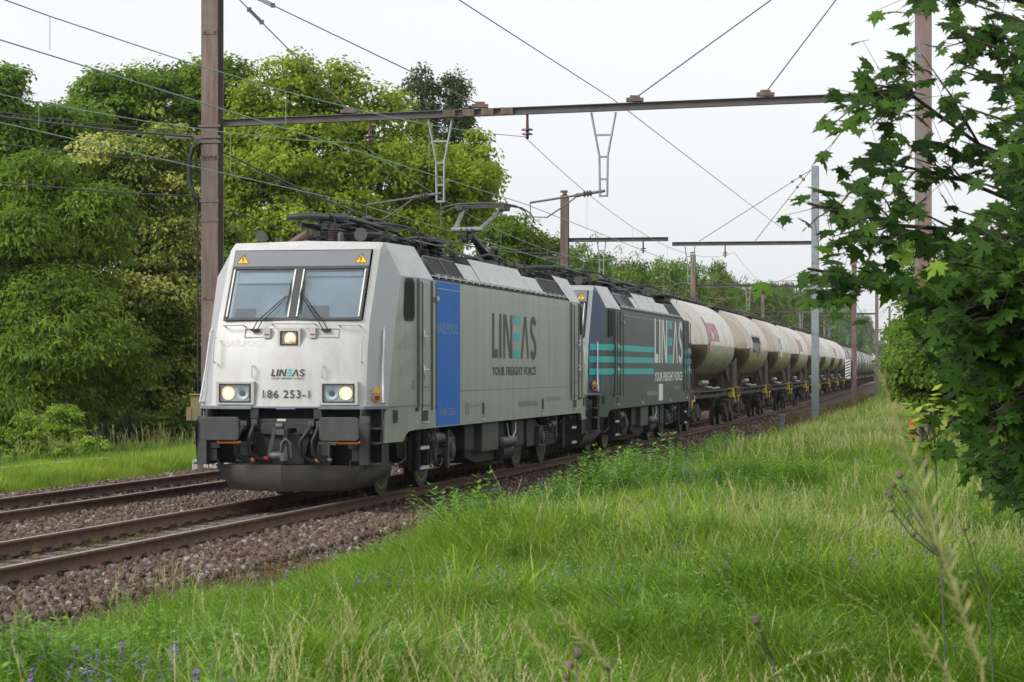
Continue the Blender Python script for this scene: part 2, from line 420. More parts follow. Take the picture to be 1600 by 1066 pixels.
# ------------------------------------------------------------ lettering helpers
def font_mesh(txt,bold=0.0,space=1.0):
    c=bpy.data.curves.new('t','FONT'); c.body=txt; c.size=1; c.offset=bold; c.space_character=space; c.resolution_u=3
    o=bpy.data.objects.new('t',c); COL.objects.link(o); bpy.context.view_layer.update()
    me=bpy.data.meshes.new_from_object(o.evaluated_get(bpy.context.evaluated_depsgraph_get()))
    v=np.array([x.co[:2] for x in me.vertices]); f=[tuple(p.vertices) for p in me.polygons]
    bpy.data.objects.remove(o); bpy.data.curves.remove(c); bpy.data.meshes.remove(me)
    mn,mx=v.min(0),v.max(0); return (v-mn)/(mx-mn),f
def text_on(b,txt,O,U,V,bold=0,space=1.0,m=0,slant=0):
    """text stretched over the parallelogram O, O+U, O+V"""
    v,f=font_mesh(txt,bold,space); O,U,V=Vector(O),Vector(U),Vector(V)
    b.add([O+U*(x+slant*y)+V*y for x,y in v],f,m)
def logo(b,O,U,V,m=0,mc=1,slant=0):
    O,U,V=Vector(O),Vector(U),Vector(V); y0,W=7.83,4.01
    P=lambda y,z:O+U*((y-y0)/W+slant*z)+V*z
    q=lambda a,c,d,e,mm=m:b.quad(P(*a),P(*c),P(*d),P(*e),m=mm)
    R=lambda y0_,y1_,z0,z1,mm=m:q((y0_,z0),(y1_,z0),(y1_,z1),(y0_,z1),mm)
    R(7.83,8.0,.2,1); R(7.83,8.31,0,.2); R(8.44,8.62,0,1)
    R(8.78,8.94,0,.8); q((8.78,.8),(8.94,.8),(8.82,1),(8.78,1))
    q((8.88,1),(9.05,1),(9.5,0),(9.3,0)); R(9.4,9.57,.28,1); R(9.4,9.57,0,.28)
    for z in(0,.4,.8): R(9.72,10.27,z,z+.2,mc)
    q((10.33,0),(10.51,0),(10.80,1),(10.68,1)); q((10.97,0),(11.13,0),(10.84,1),(10.70,1))
    # S as a swept band
    cx,w=11.54,.30; pts=[]
    for k in range(13):
        a=math.radians(20+k*250/12*.86); pts.append((cx+w*.75*math.cos(a),.745+.2*math.sin(a)))
    low=[(2*cx-x,1-z) for x,z in pts][::-1]; pts=pts+low
    th=.085
    for (a,c) in zip(pts[:-1],pts[1:]):
        d=Vector((c[0]-a[0],(c[1]-a[1])*1.0)); d.normalize(); n=Vector((-d.y,d.x*.62)) 
        n=Vector((-(c[1]-a[1])/.8,(c[0]-a[0]))); n.normalize(); ax=n.x*th*1.1; az=n.y*th*1.0
        q((a[0]-ax,a[1]-az),(c[0]-ax,c[1]-az),(c[0]+ax,c[1]+az),(a[0]+ax,a[1]+az))

# ------------------------------------------------------------ electric locomotive
HALF=1.49
FACE=[(1.37,.62,1.13,.68,1.405,.98),(1.80,.67,1.13,.73,1.403,1.12),(2.19,.72,1.13,.78,1.40,1.27),(2.62,.90,1.12,.95,1.398,1.46)]
TX,TY=1.405,1.75
def wsy(z): return .95+(z-2.62)*(.58/1.02)           # windscreen plane y at height z (at x=1.12)
def half_front(sx,fl):
    """cab nose: front, chamfer and side taper; fl mirrors for the rear cab"""
    Y=(lambda y:18.9-y) if fl else (lambda y:y)
    return lambda x,y,z:(sx*x,Y(y),z)
def make_loco(name,label,s0,livery):
    o0,rz=vehicle_frame(s0,18.9,4.2)
    L=empty('electric_locomotive',o0,rz); tag(L,label,'locomotive','two electric locomotives heading the goods train')
    mb=M[livery['side']]; mf=M['front']; mc=M[livery['cham']]; mr=M[livery['roof']]
    # --- shell: side walls
    b=MB()
    side=[(2.3,1.01),(16.6,1.01)]; fs=[(.90,.85),(1.75,.85),(1.84,.93),(1.98,.99),(2.3,1.01),(2.3,1.37),(.98,1.37)]; fx_=lambda y:1.37+(y-.9)*.12/1.4
    for sx in(-1,1):
        x=HALF*sx
        # lower skirt up to z=1.37, then wall between the tapers
        b.prism([(x,y,z) for y,z in side]+[(x,16.6,1.37),(x,2.3,1.37)],(-sx*.06,0,0),0)
        for fl in(False,True):
            b.prism([(sx*fx_(y),18.9-y if fl else y,z) for y,z in fs],(-sx*.06,0,0),0)
        b.prism([(x,2.3,1.37),(x,16.6,1.37),(x,16.6,3.28),(x,2.3,3.28)],(-sx*.06,0,0),0)
        for fl in(False,True):
            g=half_front(sx,fl); lv=FACE+[(3.28,0,0,0,TX,TY)]
            for a,c in zip(lv[:-1],lv[1:]):
                b.quad(g(a[4],a[5],a[0]),g(HALF,2.3,a[0]),g(HALF,2.3,c[0]),g(c[4],c[5],c[0]))
    # back wall and floor between
    b.box(-1.4,1.4,1.2,17.7,1.2,1.36)
    body=b.build('body',[mb],L)
    # skirt seam
    bs=MB()
    for sx in(-1,1):
        bs.box(min(sx*1.4925,sx*1.480),max(sx*1.4925,sx*1.480),3.55,15.3,1.555,1.563)
        bs.bar((sx*1.382,.99,1.37),(sx*1.492,2.3,1.37),.008,.008)
    bs.build('panel_seam',M['letter'],L)
    # --- noses
    for fl in(False,True):
        b=MB(); c=MB()
        for sx in(-1,1):
            g=half_front(sx,fl)
            for a,d in zip(FACE[:-1],FACE[1:]):
                b.quad(g(0,a[1],a[0]),g(a[2]-.06,a[3]-.012,a[0]),g(d[2]-.06,d[3]-.012,d[0]),g(0,d[1],d[0]))
                b.quad(g(a[2]-.06,a[3]-.012,a[0]),g(a[2]+.02,a[3]+.03,a[0]),g(d[2]+.02,d[3]+.03,d[0]),g(d[2]-.06,d[3]-.012,d[0]))
                c.quad(g(a[2]+.02,a[3]+.03,a[0]),g(a[4],a[5],a[0]),g(d[4],d[5],d[0]),g(d[2]+.02,d[3]+.03,d[0]))
            # pillar beside the windscreen up to the roof edge
            z1,z2=2.62,3.66
            b.quad(g(1.05,wsy(z1)-.02,z1),g(1.14,wsy(z1)+.03,z1),g(1.14,wsy(z2)+.03,z2),g(1.05,wsy(z2)-.02,z2))
            b.quad(g(0,wsy(z2)-.05,z2),g(1.05,wsy(z2)-.02,z2),g(1.10,1.72,3.775),g(0,1.70,3.80))
            b.quad(g(1.05,wsy(z2)-.02,z2),g(1.14,wsy(z2)+.03,z2),g(1.14,1.78,3.77),g(1.10,1.72,3.775))
            c.quad(g(1.14,.98,z1),g(1.398,1.46,z1),g(TX,TY,3.28),g(1.14,wsy(3.28)+.03,3.28))
            c.add([g(1.14,wsy(3.28)+.03,3.28),g(TX,TY,3.28),g(1.21,1.77,3.64),g(1.14,wsy(z2)+.03,z2)],[(0,1,2,3)])
            c.add([g(1.14,wsy(z2)+.03,z2),g(1.21,1.77,3.64),g(1.14,1.78,3.775)],[(0,1,2)])
        b.build('front_panel' if not fl else 'rear_panel',[M['front'] if not livery['dark'] else M['chamfer']],L,smooth=25)
        c.build('cab_corner',[mc],L,smooth=12)
        # cab roof
        r=MB()
        for sx in(-1,1):
            g=half_front(sx,fl)
            r.quad(g(TX,TY,3.28),g(HALF,2.3,3.28),g(HALF,3.45,3.28),g(1.14,3.62,3.80),g(1.14,1.78,3.775))
            r.quad(g(0,1.70,3.80),g(1.10,1.72,3.775),g(1.14,1.78,3.775),g(1.14,3.62,3.80),g(0,3.62,3.83))
        r.build('cab_roof',[mr],L,smooth=20)
        r=MB()
        for sx in(-1,1):
            g=half_front(sx,fl); r.quad(g(HALF-.01,3.455,3.285),g(0,3.455,3.285),g(0,3.625,3.825),g(1.13,3.625,3.795))
        r.build('cab_roof_end',M['dark'],L)
    # --- machine room roof
    r=MB(); r.box(-1.12,1.12,3.62,15.28,3.3,3.60)
    for sx in(-1,1): r.box(min(sx*1.40,sx*1.48),max(sx*1.40,sx*1.48),3.46,15.44,3.27,3.315)
    r.build('roof_deck',M['dark'],L)
    segs=[(3.72,4.72,'louver',0),(4.76,5.85,'louver',0),(5.88,7.22,'plain',0),(7.26,11.6,'plain',1),(11.64,13.0,'plain',0),(13.04,14.1,'louver',0),(14.14,15.2,'louver',0)]
    if livery['dark']: segs=[(3.72,4.9,'blue',0),(4.94,6.1,'louver',0),(6.14,7.2,'plain',0),(7.24,8.6,'plain',1),(8.64,10.0,'plain',1),(10.04,11.4,'plain',1),(11.44,13.0,'plain',0),(13.04,14.1,'louver',0),(14.14,15.2,'louver',0)]
    for sx in(-1,1):
        for y0,y1,k,big in segs:
            zt,xt=(3.78,1.14) if big else (3.655,1.22)
            b=MB(); sl=.32*(1 if big else .7)
            b.prism([(sx*1.425,y0,3.37),(sx*1.425,y1,3.37),(sx*xt,y1+sl*.5,zt),(sx*xt,y0+sl*.5,zt)],(-sx*.08,0,-.04))
            if big:
                b=MB(); b.add([(sx*1.425,y0,3.37),(sx*xt,y0+.16,zt),(0,y0+.16,zt+.02),(0,y0,3.3),(sx*1.425,y1,3.37),(sx*xt,y1+.16,zt),(0,y1+.16,zt+.02),(0,y1,3.3)],[(0,1,5,4),(1,2,6,5),(2,3,7,6),(3,0,4,7),(4,5,6,7)]); e=MB(); e.quad((sx*1.42,y0-.004,3.37),(sx*xt,y0+.156,zt-.004),(0,y0+.156,zt+.016),(0,y0-.004,3.37)); e.build('roof_end_plate',M['dark'],L)
            if k=='louver':
                m=M['louver']
            else: m={'plain':mr,'blue':M['navy']}[k]
            b.build('roof_panel',m,L,bevel=.006)
            if k!='plain':
                f=MB(); n=Vector((sx*.28,0,.2)).normalized()*.012
                A=Vector((sx*1.425,y0,3.37));B=Vector((sx*1.425,y1,3.37));C=Vector((sx*xt,y1+sl*.5,zt));D=Vector((sx*xt,y0+sl*.5,zt))
                for p,q in((A,B),(B,C),(C,D),(D,A)): f.bar(p+n,q+n,.035,.02,up=n)
                for i in range(1,13):
                    t=i/13; f.bar(A.lerp(D,t)+n*.6,B.lerp(C,t)+n*.6,.012,.012,up=n)
                f.build('louvre_frame',M['midgrey'] if k=='louver' else M['navy'],L)
        # gutter brackets
        b=MB()
        for i in range(23): y=3.9+i*.5; b.box(min(sx*1.41,sx*1.47),max(sx*1.41,sx*1.47),y,y+.07,3.3,3.385)
        b.bar((sx*1.44,3.5,3.35),(sx*1.44,15.4,3.35),.05,.02)
        b.build('gutter_rail',M['handrail'],L)
    # --- windscreens
    for fl in(False,True):
        def W(x,z,off=0):   # point on the windscreen plane; off outwards
            y=wsy(z)-.055-off*.87
            return (x,18.9-y if fl else y,z+off*.49)
        def wq(b,x0,x1,z0,z1,off,t=.012,m=0,sh=0):
            b.prism([W(x0,z0,off),W(x1,z0,off),W(x1,z1,off),W(x0,z1,off)],Vector(W(0,0,-t))-Vector(W(0,0,0)),m)
        f=MB()
        for a in((-1.035,1.035,2.615,2.65),(-1.035,1.035,3.37,3.41),(-1.035,-1.0,2.65,3.37),(1.0,1.035,2.65,3.37),(-.055,.055,2.65,3.37)): wq(f,*a,.012,.03)
        fr=f.build('windscreen_frame',M['frame'],L,bevel=.004)
        h=MB(); wq(h,-1.03,1.03,3.412,3.645,.008,.02); h.build('header_panel',M['header'],L)
        st=MB()
        for x in(-1.0,-.075,.055,.98): wq(st,x,x+.02,2.66,3.36,.02,.012)
        ss=st.build('window_strip',M['seal'],fr)
        for x0,x1 in((-.995,-.055),(.055,.995)):
            g=MB(); g.quad(W(x0,2.65,-.002),W(x1,2.65,-.002),W(x1,3.37,-.002),W(x0,3.37,-.002)); g.build('windscreen',M['glass'],L)
            c=MB(); c.quad(W(x0,2.62,-.10),W(x1,2.62,-.10),W(x1,3.4,-.10),W(x0,3.4,-.10)); c.build('cab_interior',M['cabin'],L)
        c=MB(); wq(c,-.93,-.10,3.19,3.345,-.05,.01); c.build('sun_blind',M['blind'],L)
        c=MB(); wq(c,.10,.95,3.29,3.35,-.05,.01); c.build('sun_blind',M['cabin'],L)
        c=MB(); wq(c,.13,.5,2.68,2.86,-.06,.01); wq(c,-.9,-.6,2.68,2.82,-.06,.01); c.build('desk_screen',pm('desk grey',(.26,.31,.33),.8),L)
        # wipers
        for sx,px_ in((-1,-.53),(1,.53)):
            w=MB(); gy=(lambda y:18.9-y) if fl else (lambda y:y)
            e=W(sx*.10,2.98,.06)
            for d in(-.035,.035):
                w.tube([(px_+d,gy(.80),2.475),(px_*.86+d,gy(.80),2.60),(sx*.12+d*.5,e[1],2.97)],.008,6)
            w.tube([W(sx*.115,2.70,.03),W(sx*.085,2.98,.045),W(sx*.10,3.2,.03)],[.006,.017,.006],6)
            w.box(px_-.06,px_+.06,min(gy(.78),gy(.88)),max(gy(.78),gy(.88)),2.46,2.49)
            w.build('wiper',M['rubber'],L)
        # warning triangles
        for x in(-.89,.90):
            t=MB(); t.prism([W(x-.105,3.45,.012),W(x+.105,3.45,.012),W(x,3.60,.012)],Vector(W(0,0,-.006))-Vector(W(0,0,0)),0)
            for a_,b_ in(((-.105,3.45),(.105,3.45)),((.105,3.45),(0,3.60)),((0,3.60),(-.105,3.45))):
                t.bar(W(x+a_[0]*.86,3.457+(a_[1]-3.45)*.9,.0155),W(x+b_[0]*.86,3.457+(b_[1]-3.45)*.9,.0155),.008,.003,m=1)
            z=[(.012,.115),(-.02,.068),(.006,.068),(-.014,.022)]
            for p,q in zip(z[:-1],z[1:]): t.bar(W(x+p[0],3.45+p[1],.0155),W(x+q[0],3.45+q[1],.0155),.010,.003,m=1)
            t.build('warning_triangle',[M['yellow'],M['letter']],L)
    # --- front equipment of both ends
    for fl in(False,True):
        gy=(lambda y:18.9-y) if fl else (lambda y:y)
        sg=-1 if fl else 1
        def B(b,x0,x1,y0,y1,z0,z1,m=0): a,c=sorted((gy(y0),gy(y1))); b.box(x0,x1,a,c,z0,z1,m)
        fy=lambda z: float(np.interp(z,[1.37,1.8,2.19,2.62],[.62,.67,.72,.90]))
        # headlights
        for xc in(-.77,.77):
            h=MB(); y=fy(1.57)+.0
            for a in((-.285,.285,1.70,1.735),(-.285,.285,1.40,1.435),(-.285,-.235,1.435,1.70),(.235,.285,1.435,1.70)): B(h,xc+a[0],xc+a[1],y-.035,y+.05,a[2],a[3])
            hl=h.build('headlight',M['front'],L,bevel=.004)
            r=MB()
            for a in((-.235,.235,1.685,1.70),(-.235,.235,1.435,1.45),(-.235,-.22,1.45,1.685),(.22,.235,1.45,1.685)): B(r,xc+a[0],xc+a[1],y-.045,y-.01,a[2],a[3])
            r.build('lamp_seal',M['rubber'],hl)
            p=MB(); B(p,xc-.22,xc+.22,y-.001,y+.004,1.45,1.685); p.build('lamp_housing',pm('lamp housing',(.42,.43,.41),.4,.2),hl)
            lit_on=-1 if xc<0 else 1
            for k in(-1,1):
                cx=xc+k*.105; lit=(k==lit_on) and not fl and not livery['dark']
                c=MB(); c.lathe((cx,gy(y-.002),1.567),(0,-sg,0),[(0,.098),(.012,.098),(.012,.090),(-.0,.05),(-.001,.02)],20)
                c.build('reflector',M['lampglow'] if lit else M['chrome'],hl,smooth=40)
                if lit:
                    c=MB(); c.lathe((cx-.01,gy(y-.014),1.575),(0,-sg,0),[(0,.03),(.014,.034),(.022,.01)],12); c.build('bulb',M['lamp'],hl)
                    c=MB(); c.lathe((cx+.035,gy(y-.014),1.515),(0,-sg,0),[(0,.016),(.012,.018),(.016,.01)],10); c.build('bulb',M['lamp'],hl)
                else:
                    c=MB(); c.lathe((cx,gy(y-.014),1.567),(0,-sg,0),[(0,.045),(.010,.04),(.014,.012)],12); c.build('bulb',M['dark'],hl)
            g=MB(); g.quad(*[(xc+a,gy(y-.034),z) for a,z in((-.22,1.45),(.22,1.45),(.22,1.685),(-.22,1.685))]); g.build('lens',M['glass'],hl)
        h=MB(); y=.80
        for a in((-.17,.17,2.455,2.50),(-.17,.17,2.215,2.255),(-.17,-.13,2.255,2.455),(.13,.17,2.255,2.455)): B(h,a[0],a[1],y-.06,y+.03,a[2],a[3])
        hl=h.build('headlight',M['front'],L,bevel=.004)
        r=MB()
        for a in((-.13,.13,2.44,2.455),(-.13,.13,2.255,2.27),(-.13,-.115,2.27,2.44),(.115,.13,2.27,2.44)): B(r,a[0],a[1],y-.07,y-.03,a[2],a[3])
        r.build('lamp_seal',M['rubber'],hl)
        p=MB(); B(p,-.125,.125,y-.02,y-.015,2.26,2.45); p.build('lamp_housing',pm('lamp housing',(.42,.43,.41),.4,.2),hl)
        lit=not fl and not livery['dark']
        c=MB(); c.lathe((.01,gy(y-.022),2.355),(0,-sg,0),[(0,.088),(.012,.088),(.012,.08),(0,.04),(-.001,.01)],20); c.build('reflector',M['lampglow'] if lit else M['chrome'],hl,smooth=40)
        if lit:
            c=MB(); c.lathe((.015,gy(y-.034),2.385),(0,-sg,0),[(0,.03),(.014,.032),(.02,.01)],12); c.build('bulb',M['lamp'],hl)
            c=MB(); c.lathe((-.03,gy(y-.034),2.32),(0,-sg,0),[(0,.014),(.012,.018),(.016,.01)],10); c.build('bulb',M['lamp'],hl)
        g=MB(); g.quad(*[(a,gy(y-.058),z) for a,z in((-.115,2.27),(.115,2.27),(.115,2.44),(-.115,2.44))]); g.build('lens',M['glass'],hl)
        # hinged service flap outline and plates
        sm=MB()
        def line(x0,z0,x1,z1): sm.bar((x0,gy(fy(z0)+.012+(.05*abs(x0))-.0),z0),(x1,gy(fy(z1)+.012+.05*abs(x1)),z1),.007,.02)
        for a in((-1.05,2.185,1.05,2.185),(-1.05,2.185,-1.05,1.745),(1.05,2.185,1.05,1.745),(-1.05,1.745,-.50,1.745),(.50,1.745,1.05,1.745),(-.50,1.745,-.50,1.42),(.50,1.745,.50,1.42),(-.50,1.42,.50,1.42)): line(*a)
        sm.build('flap_seam',M['rubber'],L)
        pl=MB()
        for x0,x1 in((-.69,-.19),(.21,.71)):
            for p,q in(((x0,2.37),(x1,2.37)),((x1,2.37),(x1,2.49)),((x1,2.49),(x0,2.49)),((x0,2.49),(x0,2.37))):
                pl.bar((p[0],gy(fy(p[1])+.012),p[1]),(q[0],gy(fy(q[1])+.012),q[1]),.006,.012)
        pl.build('wiper_plate',M['chamfer'],L)
        pl=MB()
        for x in(-.34,.34):
            B(pl,x-.045,x+.045,fy(2.42)-.05,fy(2.42)+.05,2.36,2.50)
            B(pl,x-.03,x+.03,fy(2.42)-.06,fy(2.42)-.04,2.405,2.42,1)
        pl.build('socket_cover',[M['front'],M['red']],L,bevel=0)
        # front grab rails
        for pts in([(-1.0,2.545),(-.70,2.545)],[(-.28,2.565),(.36,2.565)],[(.72,2.545),(1.02,2.545)]):
            hr=MB(); (xa,z),(xb,_)=pts
            hr.tube([(xa,gy(.9),z-.02),(xa,gy(.78),z),(xb,gy(.78),z),(xb,gy(.9),z-.02)],.011,8); hr.build('grab_rail',M['handrail'],L,smooth=40)
        for x in(-1.10,1.10):
            hr=MB(); hr.tube([(x,gy(.78),2.37),(x,gy(.66),2.35),(x,gy(.63),2.02),(x,gy(.72),2.0)],.012,8); hr.build('grab_rail',M['handrail'],L,smooth=40)
        for x in(-.52,.52):
            hr=MB(); hr.tube([(x,gy(.70),1.96),(x,gy(.63),1.955),(x,gy(.62),1.80),(x,gy(.67),1.795)],.010,8); hr.build('grab_rail',M['handrail'],L,smooth=40)
        for x in(-1,1):
            hr=MB(); yy=.80
            hr.tube([(x*1.30,gy(1.32),2.50),(x*1.29,gy(1.20),2.50),(x*1.31,gy(1.14),2.44),(x*1.33,gy(.98),1.9),(x*1.37,gy(.84),1.43),(x*1.36,gy(.95),1.43)],.017,8)
            hr.build('handrail',M['handrail'],L,smooth=40)
        # headstock beam
        hb=MB()
        for sx in(-1,1): hb.prism([(sx*a_,gy(b_),1.335) for a_,b_ in((.50,.53),(1.15,.60),(1.40,.93),(1.40,1.05),(.5,1.0))],(0,0,.05))
        B(hb,-.52,.50,.56,.95,1.35,1.38); B(hb,-.13,.15,.52,.6,1.335,1.35)
        hb.build('headstock_ledge',pm('ledge',(.17,.185,.21),.45,0),L,bevel=.01)
        k=MB(); B(k,-1.35,1.35,.95,1.25,.55,1.335); B(k,-.62,.62,.72,1.0,.45,1.0); k.build('headstock',M['dark'],L)
        k=MB()
        B(k,-.42,.42,.60,.72,1.06,1.20); B(k,-.36,-.10,.52,.62,.98,1.14); B(k,.18,.42,.52,.62,.98,1.14)
        k.prism([(-.36,gy(.60),1.0),(.36,gy(.60),1.0),(.26,gy(.60),.55),(-.16,gy(.60),.55)],(0,sg*.1,0))
        B(k,-.52,-.40,.56,.75,1.20,1.335); B(k,.42,.54,.56,.75,1.20,1.335)
        k.build('coupler_housing',M['midgrey'] if False else pm('coupler grey',(.028,.029,.031),.7),L,bevel=.008)
        for x in(-.62,.62):
            k=MB(); B(k,x-.13,x+.13,.55,.8,.83,.875); k.build('step_bracket',pm('bracket',(.12,.10,.085),.8),L)
        # screw coupling
        k=MB(); yy=.42
        B(k,-.06,.06,.30,.62,.98,1.06); k.lathe((-.02,gy(.36),1.10),(1,0,0),[(-.05,.05),(.05,.05)],12)
        for x in(-.10,.06):
            k.bar((x,gy(.38),1.08),(x-.02*(x<0)*4+.0,gy(.36),.70),.035,.05)
        k.lathe((-.18,gy(.36),.68),(1,0,0),[(0,.035),(.06,.06),(.22,.06),(.28,.035)],12)
        k.tube([(.0,gy(.34),.68),(.02,gy(.32),.86),(.08,gy(.32),.92),(.15,gy(.32),.86),(.16,gy(.34),.66)],.022,8)
        k.lathe((.06,gy(.33),.58),(0,0,1),[(0,.03),(.03,.07),(.10,.07),(.13,.03)],12)
        k.build('screw_coupling',pm('coupling steel',(.085,.085,.09),.5,.3),L,smooth=40)
        # brake hoses
        for i,(x,dx,z0,c) in enumerate(((-.60,-.02,1.12,0),(-.44,.02,1.14,1),(.40,-.06,1.12,0),(.52,.0,1.12,1))):
            h=MB(); h.tube([(x,gy(.55),z0),(x-.0,gy(.42),z0-.06),(x-.07+dx,gy(.38),z0-.24),(x-.06+dx,gy(.40),z0-.42),(x+.06+dx,gy(.46),z0-.52),(x+.15+dx,gy(.5),z0-.50)],.030,8)
            ho=h.build('brake_hose',M['rubber'],L,smooth=50)
            k=MB(); B(k,x-.045,x+.045,.48,.60,z0-.03,z0+.05); k.build('hose_tap',M['midgrey'],ho,bevel=.006)
            k=MB(); k.lathe((x+.13+dx,gy(.49),z0-.50),(1,0,-.1),[(0,.03),(.06,.036)],10); k.build('hose_end',M['red'] if c and x<0 else (M['orange'] if not c else M['midgrey']),ho)
        k=MB(); B(k,-.62,-.59,.56,.6,1.05,1.17); B(k,-.44+.02,-.42+.02,.56,.6,1.06,1.18,1); k.build('tap_handle',[M['orange'],M['red']],L)
        k=MB(); B(k,-.13,.0,.585,.6,1.165,1.20); k.build('rating_plate',pm('cream plate',(.55,.5,.35),.6),L)
        # buffers
        for x in(-.80,.945):
            q=MB(); w,hh,c=.285,.165,.035
            lp=[(-w+c,-hh),(w-c,-hh),(w,-hh+c),(w,hh-c),(w-c,hh),(-w+c,hh),(-w,hh-c),(-w,-hh+c)]
            q.prism([(x+a,gy(.0),1.07+z) for a,z in lp],(0,sg*.05,0))
            bf=q.build('buffer',M['buffer'],L,bevel=.008)
            q=MB(); q.lathe((x,gy(.05),1.06),(0,sg,0),[(0,.09),(.22,.09),(.22,.125),(.6,.125),(.6,.16),(.72,.16)],16); q.build('buffer_shank',M['dark'],bf,smooth=40)
            q=MB(); q.tube([(x-.06,gy(.1),.885),(x-.02,gy(.08),.872),(x+.25,gy(.08),.872),(x+.28,gy(.1),.885)],.016,6); q.build('marking_strip',M['orange'],bf)
        # corner steps
        for sx in(-1,1):
            k=MB()
            X=lambda a,c:tuple(sorted((sx*a,sx*c)))
            B(k,*X(1.13,1.27),.42,.50,.55,1.24); 
            k.prism([(sx*1.27,gy(.44),.55),(sx*1.27,gy(.44),1.20),(sx*1.27,gy(.34),1.16),(sx*1.27,gy(.44),.98)],(sx*.012,0,0))
            B(k,*X(1.14,1.35),.48,.90,.545,.575); B(k,*X(1.16,1.35),.48,.90,.84,.87); B(k,*X(1.16,1.35),.48,.90,1.05,1.075)
            B(k,*X(1.13,1.16),.46,.95,.55,1.34); B(k,*X(1.34,1.36),.84,.90,.55,1.34)
            k.build('corner_step',M['darkgrey'],L,bevel=.006)
            k=MB(); B(k,*X(1.0,1.14),.5,.7,.60,.80); B(k,*X(.95,1.10),.48,.6,.78,.86)
            k.tube([(sx*.98,gy(.5),.62),(sx*.98,gy(.48),.48),(sx*1.12,gy(.48),.48),(sx*1.12,gy(.5),.62)],.010,6); k.build('inductive_device',M['dark'],L,bevel=.005)
            k=MB(); x=sx*.60
            for a in(-.09,.07): k.tube([(x+a,gy(.5),.83),(x+a,gy(.48),.60)],.010,6)
            k.tube([(x-.1,gy(.48),.60),(x+.08,gy(.48),.60)],.011,6); B(k,x-.07,x+.06,.52,.68,.68,.84); k.build('hanging_step',M['midgrey'],L)
        # snow plough
        pl=MB()
        for sx in(-1,1):
            P=lambda x,y,z:(sx*x,gy(y),z)
            pl.quad(P(0,.34,.17),P(.90,.82,.17),P(1.12,.80,.53),P(0,.34,.55))
            pl.quad(P(.90,.82,.17),P(1.05,1.5,.22),P(1.33,1.7,.53),P(1.12,.80,.53))
            pl.quad(P(0,.34,.55),P(1.12,.80,.53),P(1.0,1.1,.53),P(0,.9,.53))
        plo=pl.build('snow_plough',pm('plough grey',(.075,.075,.077),.6,0,.25,3,(.15,.12,.10),.4),L,smooth=10)
        sd=plo.modifiers.new('solid','SOLIDIFY'); sd.thickness=.02
    # --- side fittings
    def SB(b,sx,y0,y1,z0,z1,x0,x1,m=0): a,c=sorted((sx*x0,sx*x1)); b.box(a,c,y0,y1,z0,z1,m)
    for sx in(-1,1):
        for fl in(False,True):
            gy=(lambda y:18.9-y) if fl else (lambda y:y)
            yy=lambda a,c:tuple(sorted((gy(a),gy(c))))
            # cab side window: a sloping front edge
            loop=[(1.80,2.64),(2.12,2.64),(2.19,2.70),(2.19,3.17),(2.12,3.24),(1.86,3.24),(1.80,3.18),(1.68,2.86),(1.70,2.72)]
            cx=1.93;cz=2.93
            def tw(a,k,z):
                a=1.80+(a-1.935)*1.30*k; y=max(1.80,(a+.3485+1.1086)/1.6335); x0=float(np.interp(z,[2.19,2.62,3.28],[1.40,1.398,TX])); y0=float(np.interp(z,[2.19,2.62,3.28],[1.27,1.46,TY])); return min(HALF,x0+(HALF-x0)*(y-y0)/(2.3-y0))+.006,y
            if not fl or True:
                w=MB(); x=sx*(HALF+.004)
                w.prism([(sx*(tw(a,1.10,z)[0]+.004),gy(tw(a,1.10,z)[1]),cz+(z-cz)*1.06) for a,z in loop],(sx*.010,0,0)); ws=w.build('side_window',M['rubber'],L)
                w=MB(); w.prism([(sx*(tw(a,.86,z)[0]+.012),gy(tw(a,.86,z)[1]),cz+(z-cz)*.92) for a,z in loop],(sx*.006,0,0)); w.build('side_pane',pm('side pane',(.012,.014,.013),.5,0,spec=.08),ws)
            # door
            d=MB(); a,c=yy(2.56,3.20)
            SB(d,sx,a,c,1.36,3.235,HALF-.01,HALF+.016); dr=d.build('door',mb,L,bevel=.012)
            k=MB()
            for y in(2.44,3.34):
                a,c=yy(y-.022,y+.022); SB(k,sx,a,c,1.28,3.26,HALF-.005,HALF+.022,0)
                k.tube([(sx*(HALF+.06),gy(y),1.30),(sx*(HALF+.075),gy(y),1.34),(sx*(HALF+.075),gy(y),3.18),(sx*(HALF+.06),gy(y),3.22)],.014,6)
            k.build('door_pillar',[M['doorrail']],L)
            k=MB()
            for z in(1.90,2.40):
                k.tube([(sx*(HALF+.02),gy(2.62),z),(sx*(HALF+.07),gy(2.66),z),(sx*(HALF+.07),gy(2.86),z+.0)],.012,6)
            k.tube([(sx*(HALF+.03),gy(2.58),2.26),(sx*(HALF+.07),gy(2.58),2.28),(sx*(HALF+.07),gy(2.58),2.48),(sx*(HALF+.03),gy(2.58),2.5)],.012,6)
            k.tube([(sx*(HALF+.03),gy(2.58),1.74),(sx*(HALF+.07),gy(2.58),1.76),(sx*(HALF+.07),gy(2.58),1.96),(sx*(HALF+.03),gy(2.58),1.98)],.012,6)
            k.build('door_handle',M['chrome'],dr,smooth=40)
            k=MB(); a,c=yy(2.62,3.12)
            for p,q in(((a,1.64),(c,1.64)),): k.bar((sx*(HALF+.018),p[0],p[1]),(sx*(HALF+.018),q[0],q[1]),.01,.01)
            k.build('door_seam',M['letter'],dr)
            # step hole under the door
            k=MB(); a,c=yy(2.68,3.10); SB(k,sx,a,c,1.12,1.29,HALF-.02,HALF+.003); hs_=k.build('step_hole',M['rubber'],L)
            k=MB(); SB(k,sx,a+.02,c-.02,1.10,1.125,HALF-.02,HALF+.035); SB(k,sx,a-.02,c+.02,1.29,1.30,HALF,HALF+.008); k.build('step_plate',M['handrail'],hs_)
